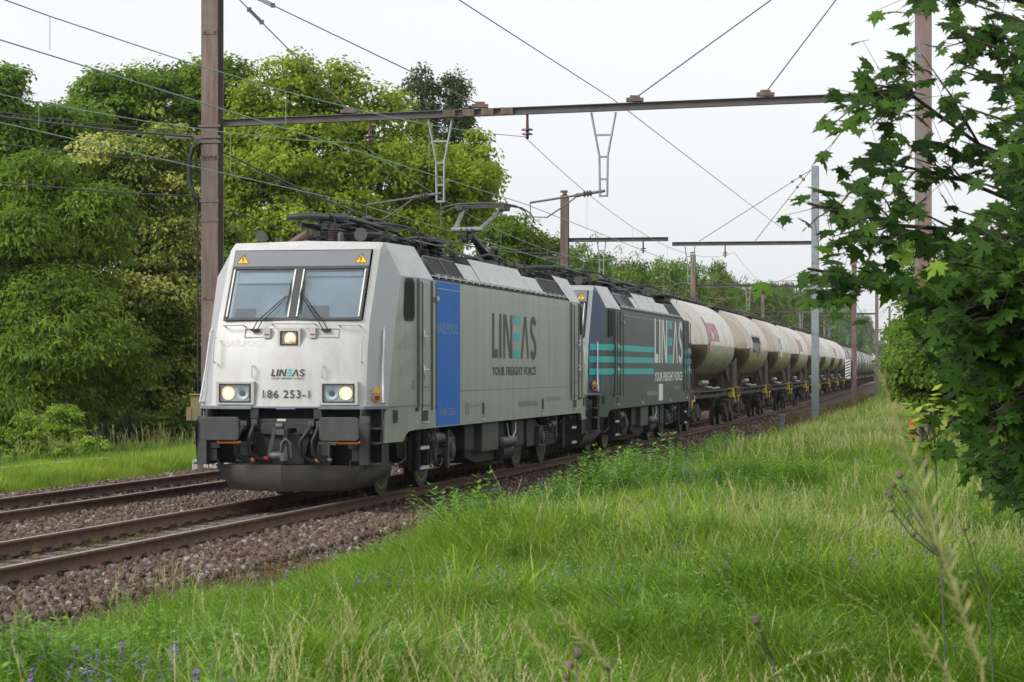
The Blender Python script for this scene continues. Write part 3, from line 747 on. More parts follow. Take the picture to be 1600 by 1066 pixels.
            k=MB(); k.lathe((sx*(HALF-.01),gy(2.32),1.31),(sx,0,0),[(0,.03),(.03,.025)],10); k.build('lock',M['rubber'],L)
            # small grilles
            k=MB(); a,c=yy(1.28,1.50); xw=fx_(1.39); SB(k,sx,a,c,1.13,1.32,xw-.03,xw+.012); go_=k.build('sand_box_hatch',M['darkgrey'],L)
            k=MB(); SB(k,sx,min(gy(1.36),gy(1.44)),max(gy(1.36),gy(1.44)),1.16,1.29,xw,xw+.022); k.build('hatch_latch',M['rubber'],go_)
            # cab ladder below the door
            k=MB()
            for y in(2.62,3.18):
                k.prism([(sx*1.42,gy(y),.98),(sx*1.42,gy(y+.05),.98),(sx*1.49,gy(y+.05),.88),(sx*1.49,gy(y+.05),.42),(sx*1.40,gy(y+.05),.36),(sx*1.40,gy(y),.36)],(-sx*.05,0,0))
                a,c=yy(y,y+.06); SB(k,sx,a,c,.38,.96,1.30,1.47)
            for z in(.42,.72): a,c=yy(2.66,3.2); SB(k,sx,a,c,z-.02,z+.025,1.32,1.49,1)
            k.build('cab_ladder',[M['dark'],M['handrail']],L)
        for y in(6.95,12.35):
            k=MB(); SB(k,sx,y,y+.26,1.08,1.36,HALF-.02,HALF+.003); g_=k.build('socket_recess',pm('recess',(.22,.225,.21),.6),L)
            k=MB(); SB(k,sx,y+.08,y+.20,1.16,1.34,HALF,HALF+.012); k.build('socket_plug',M['rubber'],g_)
            k=MB(); SB(k,sx,y,y+.26,1.06,1.085,HALF,HALF+.02); k.build('socket_plate',M['handrail'],g_)
        k=MB(); k.lathe((sx*(HALF+.03),3.52,2.98),(0,0,1),[(-.04,.03),(-.02,.05),(.03,.05),(.05,.02)],10); k.build('side_camera',M['handrail'],L,smooth=40)
        for y in(2.4,16.4):
            k=MB(); SB(k,sx,y,y+.05,1.12,1.14,HALF,HALF+.004); k.build('tiny_mark',M['letterwhite'],L)
        # fine weld line below the roof
        k=MB(); SB(k,sx,3.6,15.4,3.155,3.163,HALF-.01,HALF+.0035); k.build('cant_line',M['handrail'],L)
    # --- livery
    if not livery['dark']:
        for sx in(-1,1):
            k=MB(); SB(k,sx,3.62,5.32,1.03,3.27,HALF-.01,HALF+.003); k.build('blue_stripe',M['blue'],L)
        X=HALF+.0045; U=lambda w:(0,w,0)
        b=MB(); text_on(b,'RAILPOOL',(X,3.68,2.46),(0,1.5,0),(0,0,.17),.035); text_on(b,'Railway vehicle leasing',(X,3.75,2.33),(0,1.3,0),(0,0,.07)); b.build('stripe_lettering',M['faintblue'],L,recalc=False)
        b=MB(); logo(b,(X,7.83,2.10),(0,4.01,0),(0,0,.77)); b.build('side_logo',[M['letter'],M['cyan']],L,recalc=False)
        b=MB(); text_on(b,'YOUR FREIGHT FORCE',(X,7.83,1.80),(0,3.98,0),(0,0,.155),.03,1.1); b.build('side_slogan',M['letter'],L,recalc=False)
        b=MB(); text_on(b,'91 80 6186 253-1 D-Rpool',(X,10.1,1.20),(0,1.9,0),(0,0,.13),.02); text_on(b,'253',(X,12.9,1.30),(0,.5,0),(0,0,.08)); text_on(b,'REV 186',(X,13.6,1.30),(0,.7,0),(0,0,.08)); text_on(b,'2',(X,2.15,1.62),(0,.09,0),(0,0,.13),.02)
        text_on(b,'Knorr KE-GPR',(X,6.1,1.28),(0,.75,0),(0,0,.05)); text_on(b,'186 253',(X,3.95,1.18),(0,1.0,0),(0,0,.12),.01)
        b.build('small_print',M['faintgrey'],L,recalc=False)
        b=MB(); b.box(X-.003,X,5.72,6.02,1.16,1.36); b.build('data_plate',M['faintgrey'],L)
        # front lettering
        b=MB(); logo(b,(-.245,.666,1.81),(.49,0,0),(0,.012,.10),slant=.03); b.build('front_logo',[M['letter'],M['cyan']],L,recalc=False)
        b=MB(); text_on(b,'YOUR FREIGHT FORCE',(-.25,.662,1.765),(.49,0,0),(0,.003,.026),.02,1.15,slant=.02); b.build('front_slogan',M['letter'],L,recalc=False)
        b=MB(); text_on(b,'186 253-1',(-.36,.627,1.495),(.70,0,0),(0,.012,.118),.012,1.15); b.build('fleet_number',M['letter'],L,recalc=False)
        b=MB(); text_on(b,'.RAILPOOL',(-1.03,.782,2.24),(.70,-.030,0),(0,.0385,.095),.03); b.build('faded_lettering',M['faint'],L,recalc=False)
    else:
        X=HALF+.0045
        k=MB()
        for z0,z1 in((2.33,2.465),(2.06,2.195),(1.79,1.925)):
            k.quad((X-.001,2.31,z0),(X-.001,2.40,z0),(X-.001,2.40,z1),(X-.001,2.31,z1))
            k.quad((X+.016,2.57,z0),(X+.016,3.19,z0),(X+.016,3.19,z1),(X+.016,2.57,z1))
            k.quad((X,3.39,z0),(X,9.1,z0),(X,9.1,z1),(X,3.39,z1))
            k.quad((X,15.45,z0),(X,15.55,z0),(X,15.55,z1),(X,15.45,z1)); k.quad((X+.016,15.71,z0),(X+.016,16.33,z0),(X+.016,16.33,z1),(X+.016,15.71,z1)); k.quad((X,16.5,z0),(X,17.3,z0),(X,17.3,z1),(X,16.5,z1))
            # over the cab corner
            def taper(z):
                ys=[f[5] for f in FACE]+[TY]; xs=[f[4] for f in FACE]+[TX]; zz=[f[0] for f in FACE]+[3.28]
                return float(np.interp(z,zz,xs)),float(np.interp(z,zz,ys))
            (xa,ya),(xb,yb)=taper(z0),taper(z1)
            k.quad((xa+.006,ya,z0),(HALF+.005,2.30,z0),(HALF+.005,2.30,z1),(xb+.006,yb,z1))
            fx=lambda z:(float(np.interp(z,[1.37,2.62],[1.15,1.14])),float(np.interp(z,[1.37,1.8,2.19,2.62],[.71,.76,.81,.98])))
            (xc,yc),(xd,yd)=fx(z0),fx(z1)
            k.quad((xc+.03,yc+.01-.005,z0),(xa+.005,ya-.006,z0),(xb+.005,yb-.006,z1),(xd+.03,yd+.01-.005,z1))
        k.build('turquoise_stripe',M['cyan'],L,recalc=False)
        b=MB(); logo(b,(X,9.3,2.07),(0,5.9,0),(0,0,1.13)); b.build('side_logo',[M['letterwhite'],M['cyan']],L,recalc=False)
        b=MB(); text_on(b,'YOUR FREIGHT FORCE',(X,9.3,1.60),(0,5.85,0),(0,0,.24),.03,1.1); b.build('side_slogan',M['letterwhite'],L,recalc=False)
        b=MB(); text_on(b,'91 88 7186 294-3 B-Lns',(X,7.9,1.25),(0,1.9,0),(0,0,.12),.02); text_on(b,'2',(X,2.15,1.62),(0,.09,0),(0,0,.13),.02); text_on(b,'REV 186',(X,13.4,1.36),(0,1.1,0),(0,0,.10)); b.build('small_print',M['handrail'],L,recalc=False)
        b=MB(); b.box(X-.003,X,10.15,10.95,1.10,1.53); b.build('data_plate',M['letterwhite'],L)
        for i in range(9): 
            pass
    # warning stickers on the corner
    for sx in(1,):
        k=MB(); x0,y0,x1,y1=1.22,.78,1.33,.90
        P=lambda t,z:(x0+(x1-x0)*t+.012,y0+(y1-y0)*t-.018,z)
        k.prism([P(.0,1.575),P(1,1.575),P(.5,1.665)],(.004,-.004,0)); k.build('sticker_triangle',M['yellow'],L)
        k=MB(); c=Vector(P(.5,1.50)); 
        k.lathe(c,(.7,-.7,0),[(0,.062),(.004,.062)],16); k.build('sticker_disc',M['orange'],L)
        k=MB(); k.box(c.x-.02,c.x+.03,c.y-.035,c.y+.0,1.475,1.53); k.build('sticker_mark',M['dark'],L)
    # --- running gear
    for yc in(4.23,14.67):
        b=MB()
        for sx in(-1,1):
            b.prism([(sx*1.05,yc-2.0,.78),(sx*1.05,yc-1.6,.95),(sx*1.05,yc-.5,.70),(sx*1.05,yc+.5,.70),(sx*1.05,yc+1.6,.95),(sx*1.05,yc+2.0,.78),(sx*1.05,yc+1.9,.6),(sx*1.05,yc+.6,.42),(sx*1.05,yc-.6,.42),(sx*1.05,yc-1.9,.6)],(sx*.16,0,0))
            for d in(-.45,.05,.45): b.lathe((sx*1.16,yc+d,.60),(0,0,1),[(0,.13),(.42,.13)],12)
            b.bar((sx*1.24,yc-1.0,.62),(sx*1.24,yc+.9,.60),.07,.09)
        b.box(-1.0,1.0,yc-.3,yc+.3,.45,.8)
        bg=b.build('bogie',M['dark'],L)
        for sx in(-1,1):
            for d in(-1.3,1.3):
                k=MB(); k.box(*sorted((sx*1.12,sx*1.30)),yc+d-.19,yc+d+.19,.42,.82); k.lathe((sx*1.28,yc+d,.6),(sx,0,0),[(0,.15),(.06,.13),(.08,.05)],14); k.build('axle_box',M['darkgrey'],bg,bevel=.01)
                k=MB(); y=yc+d+(.42 if d<0 else -.42)
                for j in range(6): k.lathe((sx*1.24,y,.50+j*.055),(0,0,1),[(0,.085),(.02,.105),(.04,.085)],12)
                k.build('coil_spring',M['darkgrey'],bg)
            k=MB(); k.lathe((sx*1.33,yc-.9,.80),(0,1,.05),[(0,.05),(.3,.05),(.3,.075),(.7,.075),(.7,.03),(.8,.03)],12); k.build('yaw_damper',M['midgrey'],bg,smooth=40)
            k=MB(); k.bar((sx*1.36,yc+.75,.95),(sx*1.36,yc+.75,.33),.07,.04); k.bar((sx*1.36,yc-.2,1.0),(sx*1.36,yc-.15,.5),.06,.05); k.build('sand_pipe',M['midgrey'],bg)
        for d in(-1.3,1.3):
            for sx in(-1,1):
                k=MB(); k.lathe((sx*.64,yc+d,.625),(sx,0,0),[(0,.655),(.03,.655),(.035,.625),(.16,.622),(.165,.56)],36); w=k.build('wheel',M['wheel'],L,smooth=40)
                k=MB(); k.lathe((sx*.795,yc+d,.625),(sx,0,0),[(0,.545),(.012,.53),(.0,.28),(.08,.16),(.08,.05)],32); k.build('wheel_disc',M['wheelyellow'],w,smooth=40)
    # transformer and boxes between bogies
    def ubox(nm,y0,y1,z0,z1,x,mat,sxs=(-1,1),bev=.02):
        for sx in sxs:
            b=MB(); a,c=sorted((sx*(x-.55),sx*x)); b.box(a,c,y0,y1,z0,z1); b.build(nm,mat,L,bevel=bev)
    b=MB(); b.prism([(-1.2,6.6,.95),(-1.2,12.3,.95),(-1.2,12.0,.42),(-1.2,11.2,.30),(-1.2,7.8,.30),(-1.2,7.0,.42)],(2.4,0,0)); b.build('transformer',M['dark'],L,bevel=.02)
    ubox('battery_box',7.55,8.9,.50,.99,1.38,M['midgrey']); ubox('equipment_box',6.55,7.25,.55,.98,1.30,M['dark']); ubox('equipment_box',10.4,11.5,.50,.98,1.32,M['dark']); ubox('equipment_box',11.9,12.6,.45,.98,1.30,M['dark'])
    for sx in(-1,1):
        b=MB(); b.lathe((sx*1.36,9.0,.62),(0,1,0),[(0,.05),(.05,.10),(1.2,.10),(1.25,.05)],16); b.build('air_pipe',M['midgrey'],L,smooth=40)
        b=MB(); b.lathe((sx*1.2,9.4,.45),(0,1,0),[(0,.08),(.06,.17),(1.0,.17),(1.06,.08)],16); b.build('air_tank',M['dark'],L,smooth=40)
        b=MB(); b.tube([(sx*1.40,9.55,.95),(sx*1.42,9.6,.72),(sx*1.42,9.9,.66),(sx*1.42,10.2,.8),(sx*1.40,10.3,.95)],.014,6); b.build('cable',M['handrail'],L)
        b=MB(); b.tube([(sx*1.40,3.7,.95),(sx*1.44,3.75,.5),(sx*1.44,4.1,.40),(sx*1.42,4.4,.5)],.014,6); b.build('cable',M['rubber'],L)
        b=MB(); b.tube([(sx*1.40,1.95,.95),(sx*1.44,1.9,.6),(sx*1.40,1.5,.5),(sx*1.3,1.3,.6)],.012,6); b.build('cable',M['rubber'],L)
        b=MB(); b.lathe((sx*1.33,3.9,.83),(0,1,0),[(0,.06),(.02,.11),(.4,.11),(.42,.09),(.7,.09)],14); b.build('air_cylinder',M['midgrey'],L,smooth=40)
    roof_gear(L,livery)
    return L
def insulator(b,x,y,z0,h,r=.07,n=5,m=0):
    pr=[(0,r*.6)]
    for i in range(n):
        t=i/n*h; pr+= [(t+.01,r*.55),(t+h/n*.35,r),(t+h/n*.5,r*.95),(t+h/n*.6,r*.55)]
    pr.append((h,r*.6)); b.lathe((x,y,z0),(0,0,1),pr,12,m)
def panto(L,ya,facing,raised):
    """half-scissor pantograph; ya = base pivot, facing = direction (+1/-1) in which the knee points"""
    z0=3.98; f=facing
    b=MB()
    for sx in(-.55,.55): b.bar((sx,ya-1.0,z0),(sx,ya+1.0,z0),.07,.07)
    for d in(-1.0,-.2,.9): b.bar((-.6,ya+d,z0+.01),(.6,ya+d,z0+.01),.08,.08)
    for x in(-.55,.55):
        for d in(-.95,.95): pass
    P=b.build('pantograph',M['pan'],L)
    for x,d in((-.55,-.95),(.55,-.95),(-.55,.9),(.55,.9)):
        k=MB(); insulator(k,x,ya+d,3.60,.36,.085,4); k.build('foot_insulator',M['insred'],P,smooth=50)
    if raised: knee=(0,ya+f*1.9,4.58); head=(0,ya+f*.45,5.12)
    else: knee=(0,ya+f*1.75,4.22); head=(0,ya-f*.5,4.20)
    k=MB(); base=(0,ya,z0+.12)
    k.tube([base,((base[0]+knee[0])/2,(base[1]+knee[1])/2,(base[2]+knee[2])/2+.02),knee],[.085,.075,.06],10)
    k.tube([(.14,ya-f*.2,z0+.05),(.08,knee[1],knee[2]-.12)],.025,8); k.lathe((-.2,ya,z0+.1),(1,0,0),[(0,.09),(.4,.09)],12)
    k.tube([(0,ya,z0+.15),(.05,ya+.15,z0+.32),(.05,ya+.5,z0+.36),(.05,ya+.7,z0+.1)],.05,8)
    k.build('lower_arm',M['pan'],P,smooth=40)
    k=MB(); k.lathe((-.30,knee[1],knee[2]),(1,0,0),[(0,.055),(.60,.055)],12)
    for sx in(-1,1): k.tube([(sx*.24,knee[1],knee[2]),(sx*.40,head[1],head[2]-.06)],[.045,.035],10)
    
    k.build('upper_arm',M['panlight'] if raised else M['pan'],P,smooth=40)
    k=MB(); k.bar((-.11,knee[1]-.03,knee[2]-.13),(.11,knee[1]-.03,knee[2]-.13),.07,.10)
    for x in(-.1,0,.1): k.tube([(x,knee[1]-.08,knee[2]+.02),(x*1.4,knee[1]-.1,knee[2]-.12),(x*.6,knee[1]+.05,knee[2]-.24)],.014,5)
    k.build('knee_joint',M['pan'],P)
    k=MB()
    for d in(-.28,.28):
        k.tube([(-.98,head[1]+d,head[2]-.26),(-.90,head[1]+d,head[2]-.13),(-.72,head[1]+d,head[2]-.02),(-.45,head[1]+d,head[2]+.03),(0,head[1]+d,head[2]+.045),(.45,head[1]+d,head[2]+.03),(.72,head[1]+d,head[2]-.02),(.90,head[1]+d,head[2]-.13),(.98,head[1]+d,head[2]-.26)],[.010,.012,.016,.024,.024,.024,.016,.012,.010],8)
        k.bar((-.5,head[1]+d,head[2]+.0),(.5,head[1]+d,head[2]+.0),.04,.03)
    for x in(-.42,.42): k.bar((x,head[1]-.3,head[2]-.05),(x,head[1]+.3,head[2]-.05),.12,.07)
    k.build('contact_head',M['pan'] if not raised else M['darkgrey'],P,smooth=40)
def roof_gear(L,livery):
    rq=random.Random(8)
    # dense linkage of the folded front pantograph
    for i,(p0,p1,rr_) in enumerate((((-.62,2.75,4.22),(.05,2.75,4.22),.05),((-.1,2.8,4.22),(.35,4.6,4.06),.045),((-.45,2.8,4.12),(.1,5.2,3.98),.05),((-.3,3.0,4.0),(.5,4.2,3.95),.03),((.1,3.2,4.1),(.6,5.6,3.98),.028),((-.5,3.4,3.98),(.7,3.4,3.98),.035),((-.5,5.0,3.98),(.7,5.0,3.98),.035))):
        k=MB(); k.tube([p0,((p0[0]+p1[0])/2,(p0[1]+p1[1])/2,(p0[2]+p1[2])/2+.02),p1],rr_,8); k.build('link_tube',M['pan'],L,smooth=50)
    for i in range(9):
        x=rq.uniform(-.4,.75); y=2.7+i*.42; k=MB(); k.tube([(x,y,3.82),(x+rq.uniform(-.05,.05),y,4.02+rq.uniform(-.05,.12))],.03,6); k.box(x-.06,x+.06,y-.05,y+.05,3.92,4.0); k.build('support_bracket',M['pan'],L)
    for i in range(5):
        y=6.0+i*.28; k=MB(); k.tube([(-.35,y,4.05),(.15,y+.1,4.12),(.75,y+.35,3.98)],.016,6); k.build('conductor_bar',M['panlight'],L)
    for (x,y,h,rr_) in ((.25,7.0,.48,.20),(.55,7.7,.42,.15),(-.05,7.6,.42,.18),(.6,13.2,.3,.1),(.3,13.6,.3,.1),(.65,6.3,.3,.1)):
        k=MB(); insulator(k,x,y,3.6,h,rr_,8); k.build('roof_insulator',M['pan'],L,smooth=50)
    k=MB(); k.box(-.1,.75,6.8,7.8,4.05,4.09); k.box(.0,.6,12.0,13.2,3.9,3.94); k.build('switch_bar',M['pan'],L)
    panto(L,4.6,-1,False); panto(L,14.5,-1,not livery['dark'])
    if True:
        k=MB()
        for x in(-.5,-.2,.35): k.bar((x,5.4,4.02),(x+.05,7.2,4.0),.035,.05)
        for i in range(7): k.bar((-.5,5.5+i*.28,4.06),(.45,5.5+i*.28,4.06),.03,.03)
        k.build('horn_frame',M['pan'],L)
    # main insulator stacks, switches, busbars
    r=np.random.default_rng(3)
    for i,(x,y,h,rr) in enumerate(((.45,5.9,.42,.16),(-.3,6.4,.40,.15),(.55,7.3,.5,.17),(.1,8.1,.36,.13),(.55,8.9,.34,.11),(.6,10.6,.32,.11),(-.3,9.5,.34,.12),(.2,11.9,.36,.14),(.55,12.6,.3,.12),(-.4,12.9,.3,.12),(.3,2.1,.18,.10))):
        k=MB(); insulator(k,x,y,3.6 if y>3 else 3.82,h,rr,6); k.build('roof_insulator',M['pan'] if i!=10 else M['insred'],L,smooth=50)
    bars=[[(.45,5.9,4.05),(.5,6.5,4.1),(.55,7.3,4.12),(.55,8.9,3.98),(.6,10.6,3.94),(.6,11.2,3.92)],
          [(.55,7.3,4.12),(.2,8.1,4.0),(-.3,9.5,3.97),(.2,11.9,4.0),(.55,12.6,3.93)],
          [(.1,4.4,4.12),(.3,5.2,4.2),(.45,5.9,4.05)],[(-.3,6.4,4.0),(-.2,7.4,4.12),(.1,8.1,3.98)],
          [(.35,11.9,4.02),(.45,12.3,4.08),(.5,13.2,4.08),(.5,13.8,3.98)],[(.0,3.0,4.1),(.3,3.7,4.16),(.5,4.6,4.02),(.5,5.4,3.95)]]
    for bb in bars:
        k=MB(); k.tube(bb,.022,8); k.build('busbar',M['pan'],L,smooth=60)
    for (x,y,w,d,h) in((.3,6.9,.5,.7,.24),(-.4,7.6,.4,.5,.3),(.2,9.1,.3,.5,.2),(.35,11.3,.35,.5,.26),(-.2,12.2,.4,.4,.22)):
        k=MB(); k.box(x-w/2,x+w/2,y-d/2,y+d/2,3.6,3.66+h); k.build('roof_switch_box',M['darkgrey'],L,bevel=.02)
    for i in range(8):
        k=MB(); y=5.5+i*.95+r.uniform(-.2,.2); x=r.uniform(.1,.75)
        k.tube([(x,y,3.7),(x+.05,y+.1,3.98),(x-.1,y+.35,4.04),(x-.15,y+.6,3.8)],.016,6); k.build('jumper_cable',M['rubber'],L,smooth=60)
    # horns and lamps on the cab roof
    k=MB(); k.lathe((-.72,2.0,3.88),(0,-1,0),[(0,.02),(.15,.03),(.28,.085),(.30,.085)],14); k.build('horn',pm('horn green',(.05,.07,.06),.5),L,smooth=50)
    k=MB(); k.lathe((.75,2.15,3.90),(0,-1,0),[(0,.03),(.1,.04),(.22,.10),(.24,.10),(.24,.02)],16); k.build('horn',M['midgrey'],L,smooth=50)
    k=MB(); k.lathe((.42,2.0,3.79),(0,0,1),[(0,.045),(.13,.045),(.16,.02)],12); k.build('roof_aerial',M['midgrey'],L,smooth=50)
    k=MB(); k.lathe((-.55,2.0,3.80),(0,0,1),[(0,.04),(.07,.04)],12); k.build('roof_aerial',M['midgrey'],L)
    k=MB(); k.lathe((-.52,2.6,3.80),(.6,-.2,.35),[(0,.07),(.34,.06),(.36,.04)],14); k.build('spark_guard',M['insred'],L,smooth=50)
    k=MB(); k.tube([(1.0,17.9,3.8),(1.0,18.0,3.95)],.01); k.build('aerial_rod',M['dark'],L)
loco1=make_loco('a','silver electric locomotive with blue stripe and lit headlights, leading the train',0.0,dict(side='silver',cham='chamfer',roof='roofgrey',dark=False))
loco2=make_loco('b','dark petrol locomotive with turquoise stripes and white lettering, second in the train',18.9,dict(side='teal_dark',cham='navy',roof='roofgrey',dark=True))
# ------------------------------------------------------------ goods wagons
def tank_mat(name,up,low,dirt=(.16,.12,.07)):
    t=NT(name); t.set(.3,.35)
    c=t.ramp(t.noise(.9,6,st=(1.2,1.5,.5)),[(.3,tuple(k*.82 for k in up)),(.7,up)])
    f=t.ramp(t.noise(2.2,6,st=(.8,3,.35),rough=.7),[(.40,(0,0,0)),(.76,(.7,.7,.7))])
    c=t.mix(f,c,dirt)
    # lower half blends to a green-brown that paints in the reflected grass
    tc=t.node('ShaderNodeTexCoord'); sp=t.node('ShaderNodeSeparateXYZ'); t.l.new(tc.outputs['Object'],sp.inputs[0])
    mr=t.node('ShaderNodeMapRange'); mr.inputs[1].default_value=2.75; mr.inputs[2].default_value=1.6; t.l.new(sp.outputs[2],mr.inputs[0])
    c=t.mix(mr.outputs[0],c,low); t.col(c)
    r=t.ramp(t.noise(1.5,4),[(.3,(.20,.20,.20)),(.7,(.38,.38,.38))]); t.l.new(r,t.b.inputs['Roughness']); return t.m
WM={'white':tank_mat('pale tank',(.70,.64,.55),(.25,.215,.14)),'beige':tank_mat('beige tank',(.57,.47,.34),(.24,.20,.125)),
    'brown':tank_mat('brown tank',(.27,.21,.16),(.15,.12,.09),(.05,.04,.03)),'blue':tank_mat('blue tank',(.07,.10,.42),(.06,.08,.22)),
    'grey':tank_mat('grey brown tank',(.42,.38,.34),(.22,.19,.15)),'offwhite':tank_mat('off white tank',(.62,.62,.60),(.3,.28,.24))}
M['pink']=pm('faded pink lettering',(.58,.24,.26),.5,0,.25,6); M['hopperdark']=pm('shaded dirty hopper',(.13,.10,.06),.6,.2,.25,1.5,(.06,.05,.035),.5)  # hopper ends: dirt plus the shade of downward faces painted in
M['frameb']=pm('wagon frame',(.05,.045,.037),.75,0,.25,3,(.12,.09,.06),.5)
M['bogieb']=pm('wagon bogie',(.028,.025,.022),.8,0,.3,5,(.09,.065,.045),.5)
def bogie(W,y,far=False):
    b=MB()
    for sx in(-1,1):
        b.prism([(sx*.98,y-1.25,.62),(sx*.98,y-.9,.80),(sx*.98,y-.35,.72),(sx*.98,y+.35,.72),(sx*.98,y+.9,.80),(sx*.98,y+1.25,.62),(sx*.98,y+1.15,.42),(sx*.98,y+.45,.36),(sx*.98,y-.45,.36),(sx*.98,y-1.15,.42)],(sx*.14,0,0))
        for d in(-.9,.9):
            b.lathe((sx*1.10,y+d,.46),(sx,0,0),[(0,.14),(.08,.13),(.10,.06)],12); b.box(*sorted((sx*1.0,sx*1.2)),y+d-.16,y+d+.16,.36,.62)
            for e in(-.28,.28): b.lathe((sx*1.12,y+d+e,.42),(0,0,1),[(0,.08),(.06,.09),(.12,.08),(.18,.09),(.26,.08)],10)
        b.box(*sorted((sx*1.0,sx*1.22)),y-.22,y+.22,.45,.85)
    b.box(-1,1,y-.2,y+.2,.5,.9)
    bg=b.build('bogie',M['bogieb'],W)
    if not far:
        for d in(-.9,.9):
            for sx in(-1,1):
                k=MB(); k.lathe((sx*.66,y+d,.46),(sx,0,0),[(0,.49),(.03,.49),(.035,.46),(.14,.458),(.15,.40),(.10,.30),(.12,.1),(.16,.08)],24); k.build('wheel',M['wheel'],bg,smooth=40)
    return bg
def ring(cx,cz,ru,rl,n=24):
    """upper half ru, lower half (a, depth) shallow or deep"""
    out=[]
    for i in range(n+1):
        a=math.pi*i/n; out.append((ru*math.cos(a),cz+ru*math.sin(a)))
    lo=[]
    for i in range(1,n):
        a=math.pi*i/n; x=-ru*math.cos(a); k=math.sin(a)**.8; lo.append((x,cz-rl*k))
    return out+lo
def silo_wagon(s0,label,mat,logo_kind,far=False):
    o0,rz=vehicle_frame(s0,15.0,2.6)
    W=empty('silo_wagon',o0,rz); tag(W,label,'wagon','silo wagons behind the locomotives')
    m=WM[mat]; Lw=15.0
    secs=[(1.0,.50,.03),(1.06,.72,.03),(1.4,.90,.05),(2.6,1.36,.66),(3.1,1.455,1.0),(3.3,1.46,1.10)]
    secs=secs+[(Lw-y,r,l) for y,r,l in secs[::-1]]
    def loft(secs,part):
        b=MB(); n=24; R=[]
        for y,r,l in secs:
            pts=ring(0,2.66,r,l,n); 
            pts=pts[:n+1] if part=='u' else [pts[n]]+pts[n+1:]+[pts[0]]
            R.append([(x,y,z) for x,z in pts])
        k=len(R[0])
        for a in range(len(R)-1):
            for j in range(k-1):
                b.quad(R[a][j],R[a][j+1],R[a+1][j+1],R[a+1][j])
        for rr in (R[0],R[-1]): b.quad(*rr)
        return b
    hd=MB()
    for S_ in (secs[:5],secs[-5:]):
        q=loft(S_,'l'); hd.add([(x*1.002,y,z-.004) for x,y,z in q.v],q.f)
    hd.build('hopper_end',M['hopperdark'],W,smooth=25)
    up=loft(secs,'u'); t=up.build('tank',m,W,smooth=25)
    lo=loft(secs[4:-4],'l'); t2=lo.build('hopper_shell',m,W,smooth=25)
    # weld rims
    b=MB()
    for y in(3.3,Lw-3.3):
        n=24; P=ring(0,2.66,1.468,1.115,n); P=P+[P[0]]
        for a,c in zip(P[:-1],P[1:]): b.quad((a[0],y-.04,a[1]),(c[0],y-.04,c[1]),(c[0],y+.04,c[1]),(a[0],y+.04,a[1]))
    b.build('tank_rim',m,t,smooth=40)
    b=MB()
    for sx in(-1,1): b.bar((sx*.95,1.5,2.665),(sx*1.465,3.25,2.665),.05,.05)
    b.build('hopper_edge',M['hopperdark'],t2)
    # frame
    b=MB()
    for sx in(-1,1):
        b.box(*sorted((sx*.98,sx*1.1)),.62,Lw-.62,1.0,1.22); b.box(*sorted((sx*.96,sx*1.24)),.62,Lw-.62,1.20,1.235)
        for y in(.9,1.9,4.6,6.2,7.4,8.6,10.2,Lw-1.9,Lw-.9): b.prism([(sx*1.0,y,1.2),(sx*1.3,y,1.2),(sx*1.0,y,1.02)],(0,.04,0))
    b.box(-1.3,1.3,.60,.78,1.0,1.26); b.box(-1.3,1.3,Lw-.78,Lw-.60,1.0,1.26); b.box(-.3,.3,.6,Lw-.6,1.0,1.2)
    fr=b.build('underframe',M['frameb'],W)
    b=MB()
    for y in(1.7,2.9,Lw-2.9,Lw-1.7):
        for sx in(-1,1): b.bar((sx*.95,y,1.22),(sx*(.6 if y in(1.7,Lw-1.7) else 1.0),y,2.5),.12,.12)
    b.build('saddle_post',M['frameb'],W)
    # outlet cones with pipes under the barrel
    for y in(5.2,7.4,9.6):
        b=MB(); b.lathe((0,y,1.05),(0,0,1),[(0,.15),(.1,.22),(.62,1.0)],16); b.build('outlet_cone',m,W,smooth=40)
    b=MB()
    for sx in(-1,1):
        b.lathe((sx*1.15,3.9,1.48),(0,1,0),[(0,.07),(.02,.085),(.4,.085),(.42,.07),(.46,.07),(.48,.085),(1.0,.085),(1.02,.07),(1.06,.07),(1.08,.085),(1.7,.085),(1.72,.06)],10)
        b.tube([(sx*1.0,5.2,1.4),(sx*1.2,5.4,1.33),(sx*1.2,6.6,1.33),(sx*1.0,7.0,1.3),(sx*1.15,7.4,1.28),(sx*1.15,9.6,1.3)],.04,8)
    b.build('discharge_pipe',pm('pipe steel',(.25,.25,.24),.45,.4) if 'pipe steel' not in bpy.data.materials else bpy.data.materials['pipe steel'],W,smooth=40)
    # end platform with posts, ladder, walkway
    b=MB()
    for e in((0,1),(1,1)):
        gy=(lambda y:y) if e[0]==0 else (lambda y:Lw-y)
        for sx in(-1,1):
            b.bar((sx*1.12,gy(.75),1.2),(sx*1.12,gy(.75),2.18),.07,.12); b.bar((sx*1.12,gy(1.0),1.2),(sx*1.12,gy(1.0),2.30),.05,.08)
        b.bar((-1.12,gy(.75),2.1),(1.12,gy(.75),2.1),.04,.04)
    b.build('end_railing',M['frameb'],W)
    if not far:
        b=MB()
        for x in(.25,.65): b.tube([(x,Lw-.85,1.2),(x,Lw-.85,2.6),(x,Lw-1.25,3.6),(x,Lw-1.9,4.1)],.022,6)
        for i in range(10): b.bar((.25,Lw-.85-(.9*max(0,i-4.5)/5),1.4+i*.27),(.65,Lw-.85-(.9*max(0,i-4.5)/5),1.4+i*.27),.02,.02)
        b.build('ladder',M['frameb'],W)
    b=MB(); b.box(-.34,.34,1.6,Lw-1.6,4.14,4.17)
    for sx in(-1,1):
        for i in range(13): y=1.7+i*.95; b.bar((sx*.34,y,4.0),(sx*.34,y,4.24),.03,.03)
        b.bar((sx*.34,1.6,4.24),(sx*.34,Lw-1.6,4.24),.03,.03)
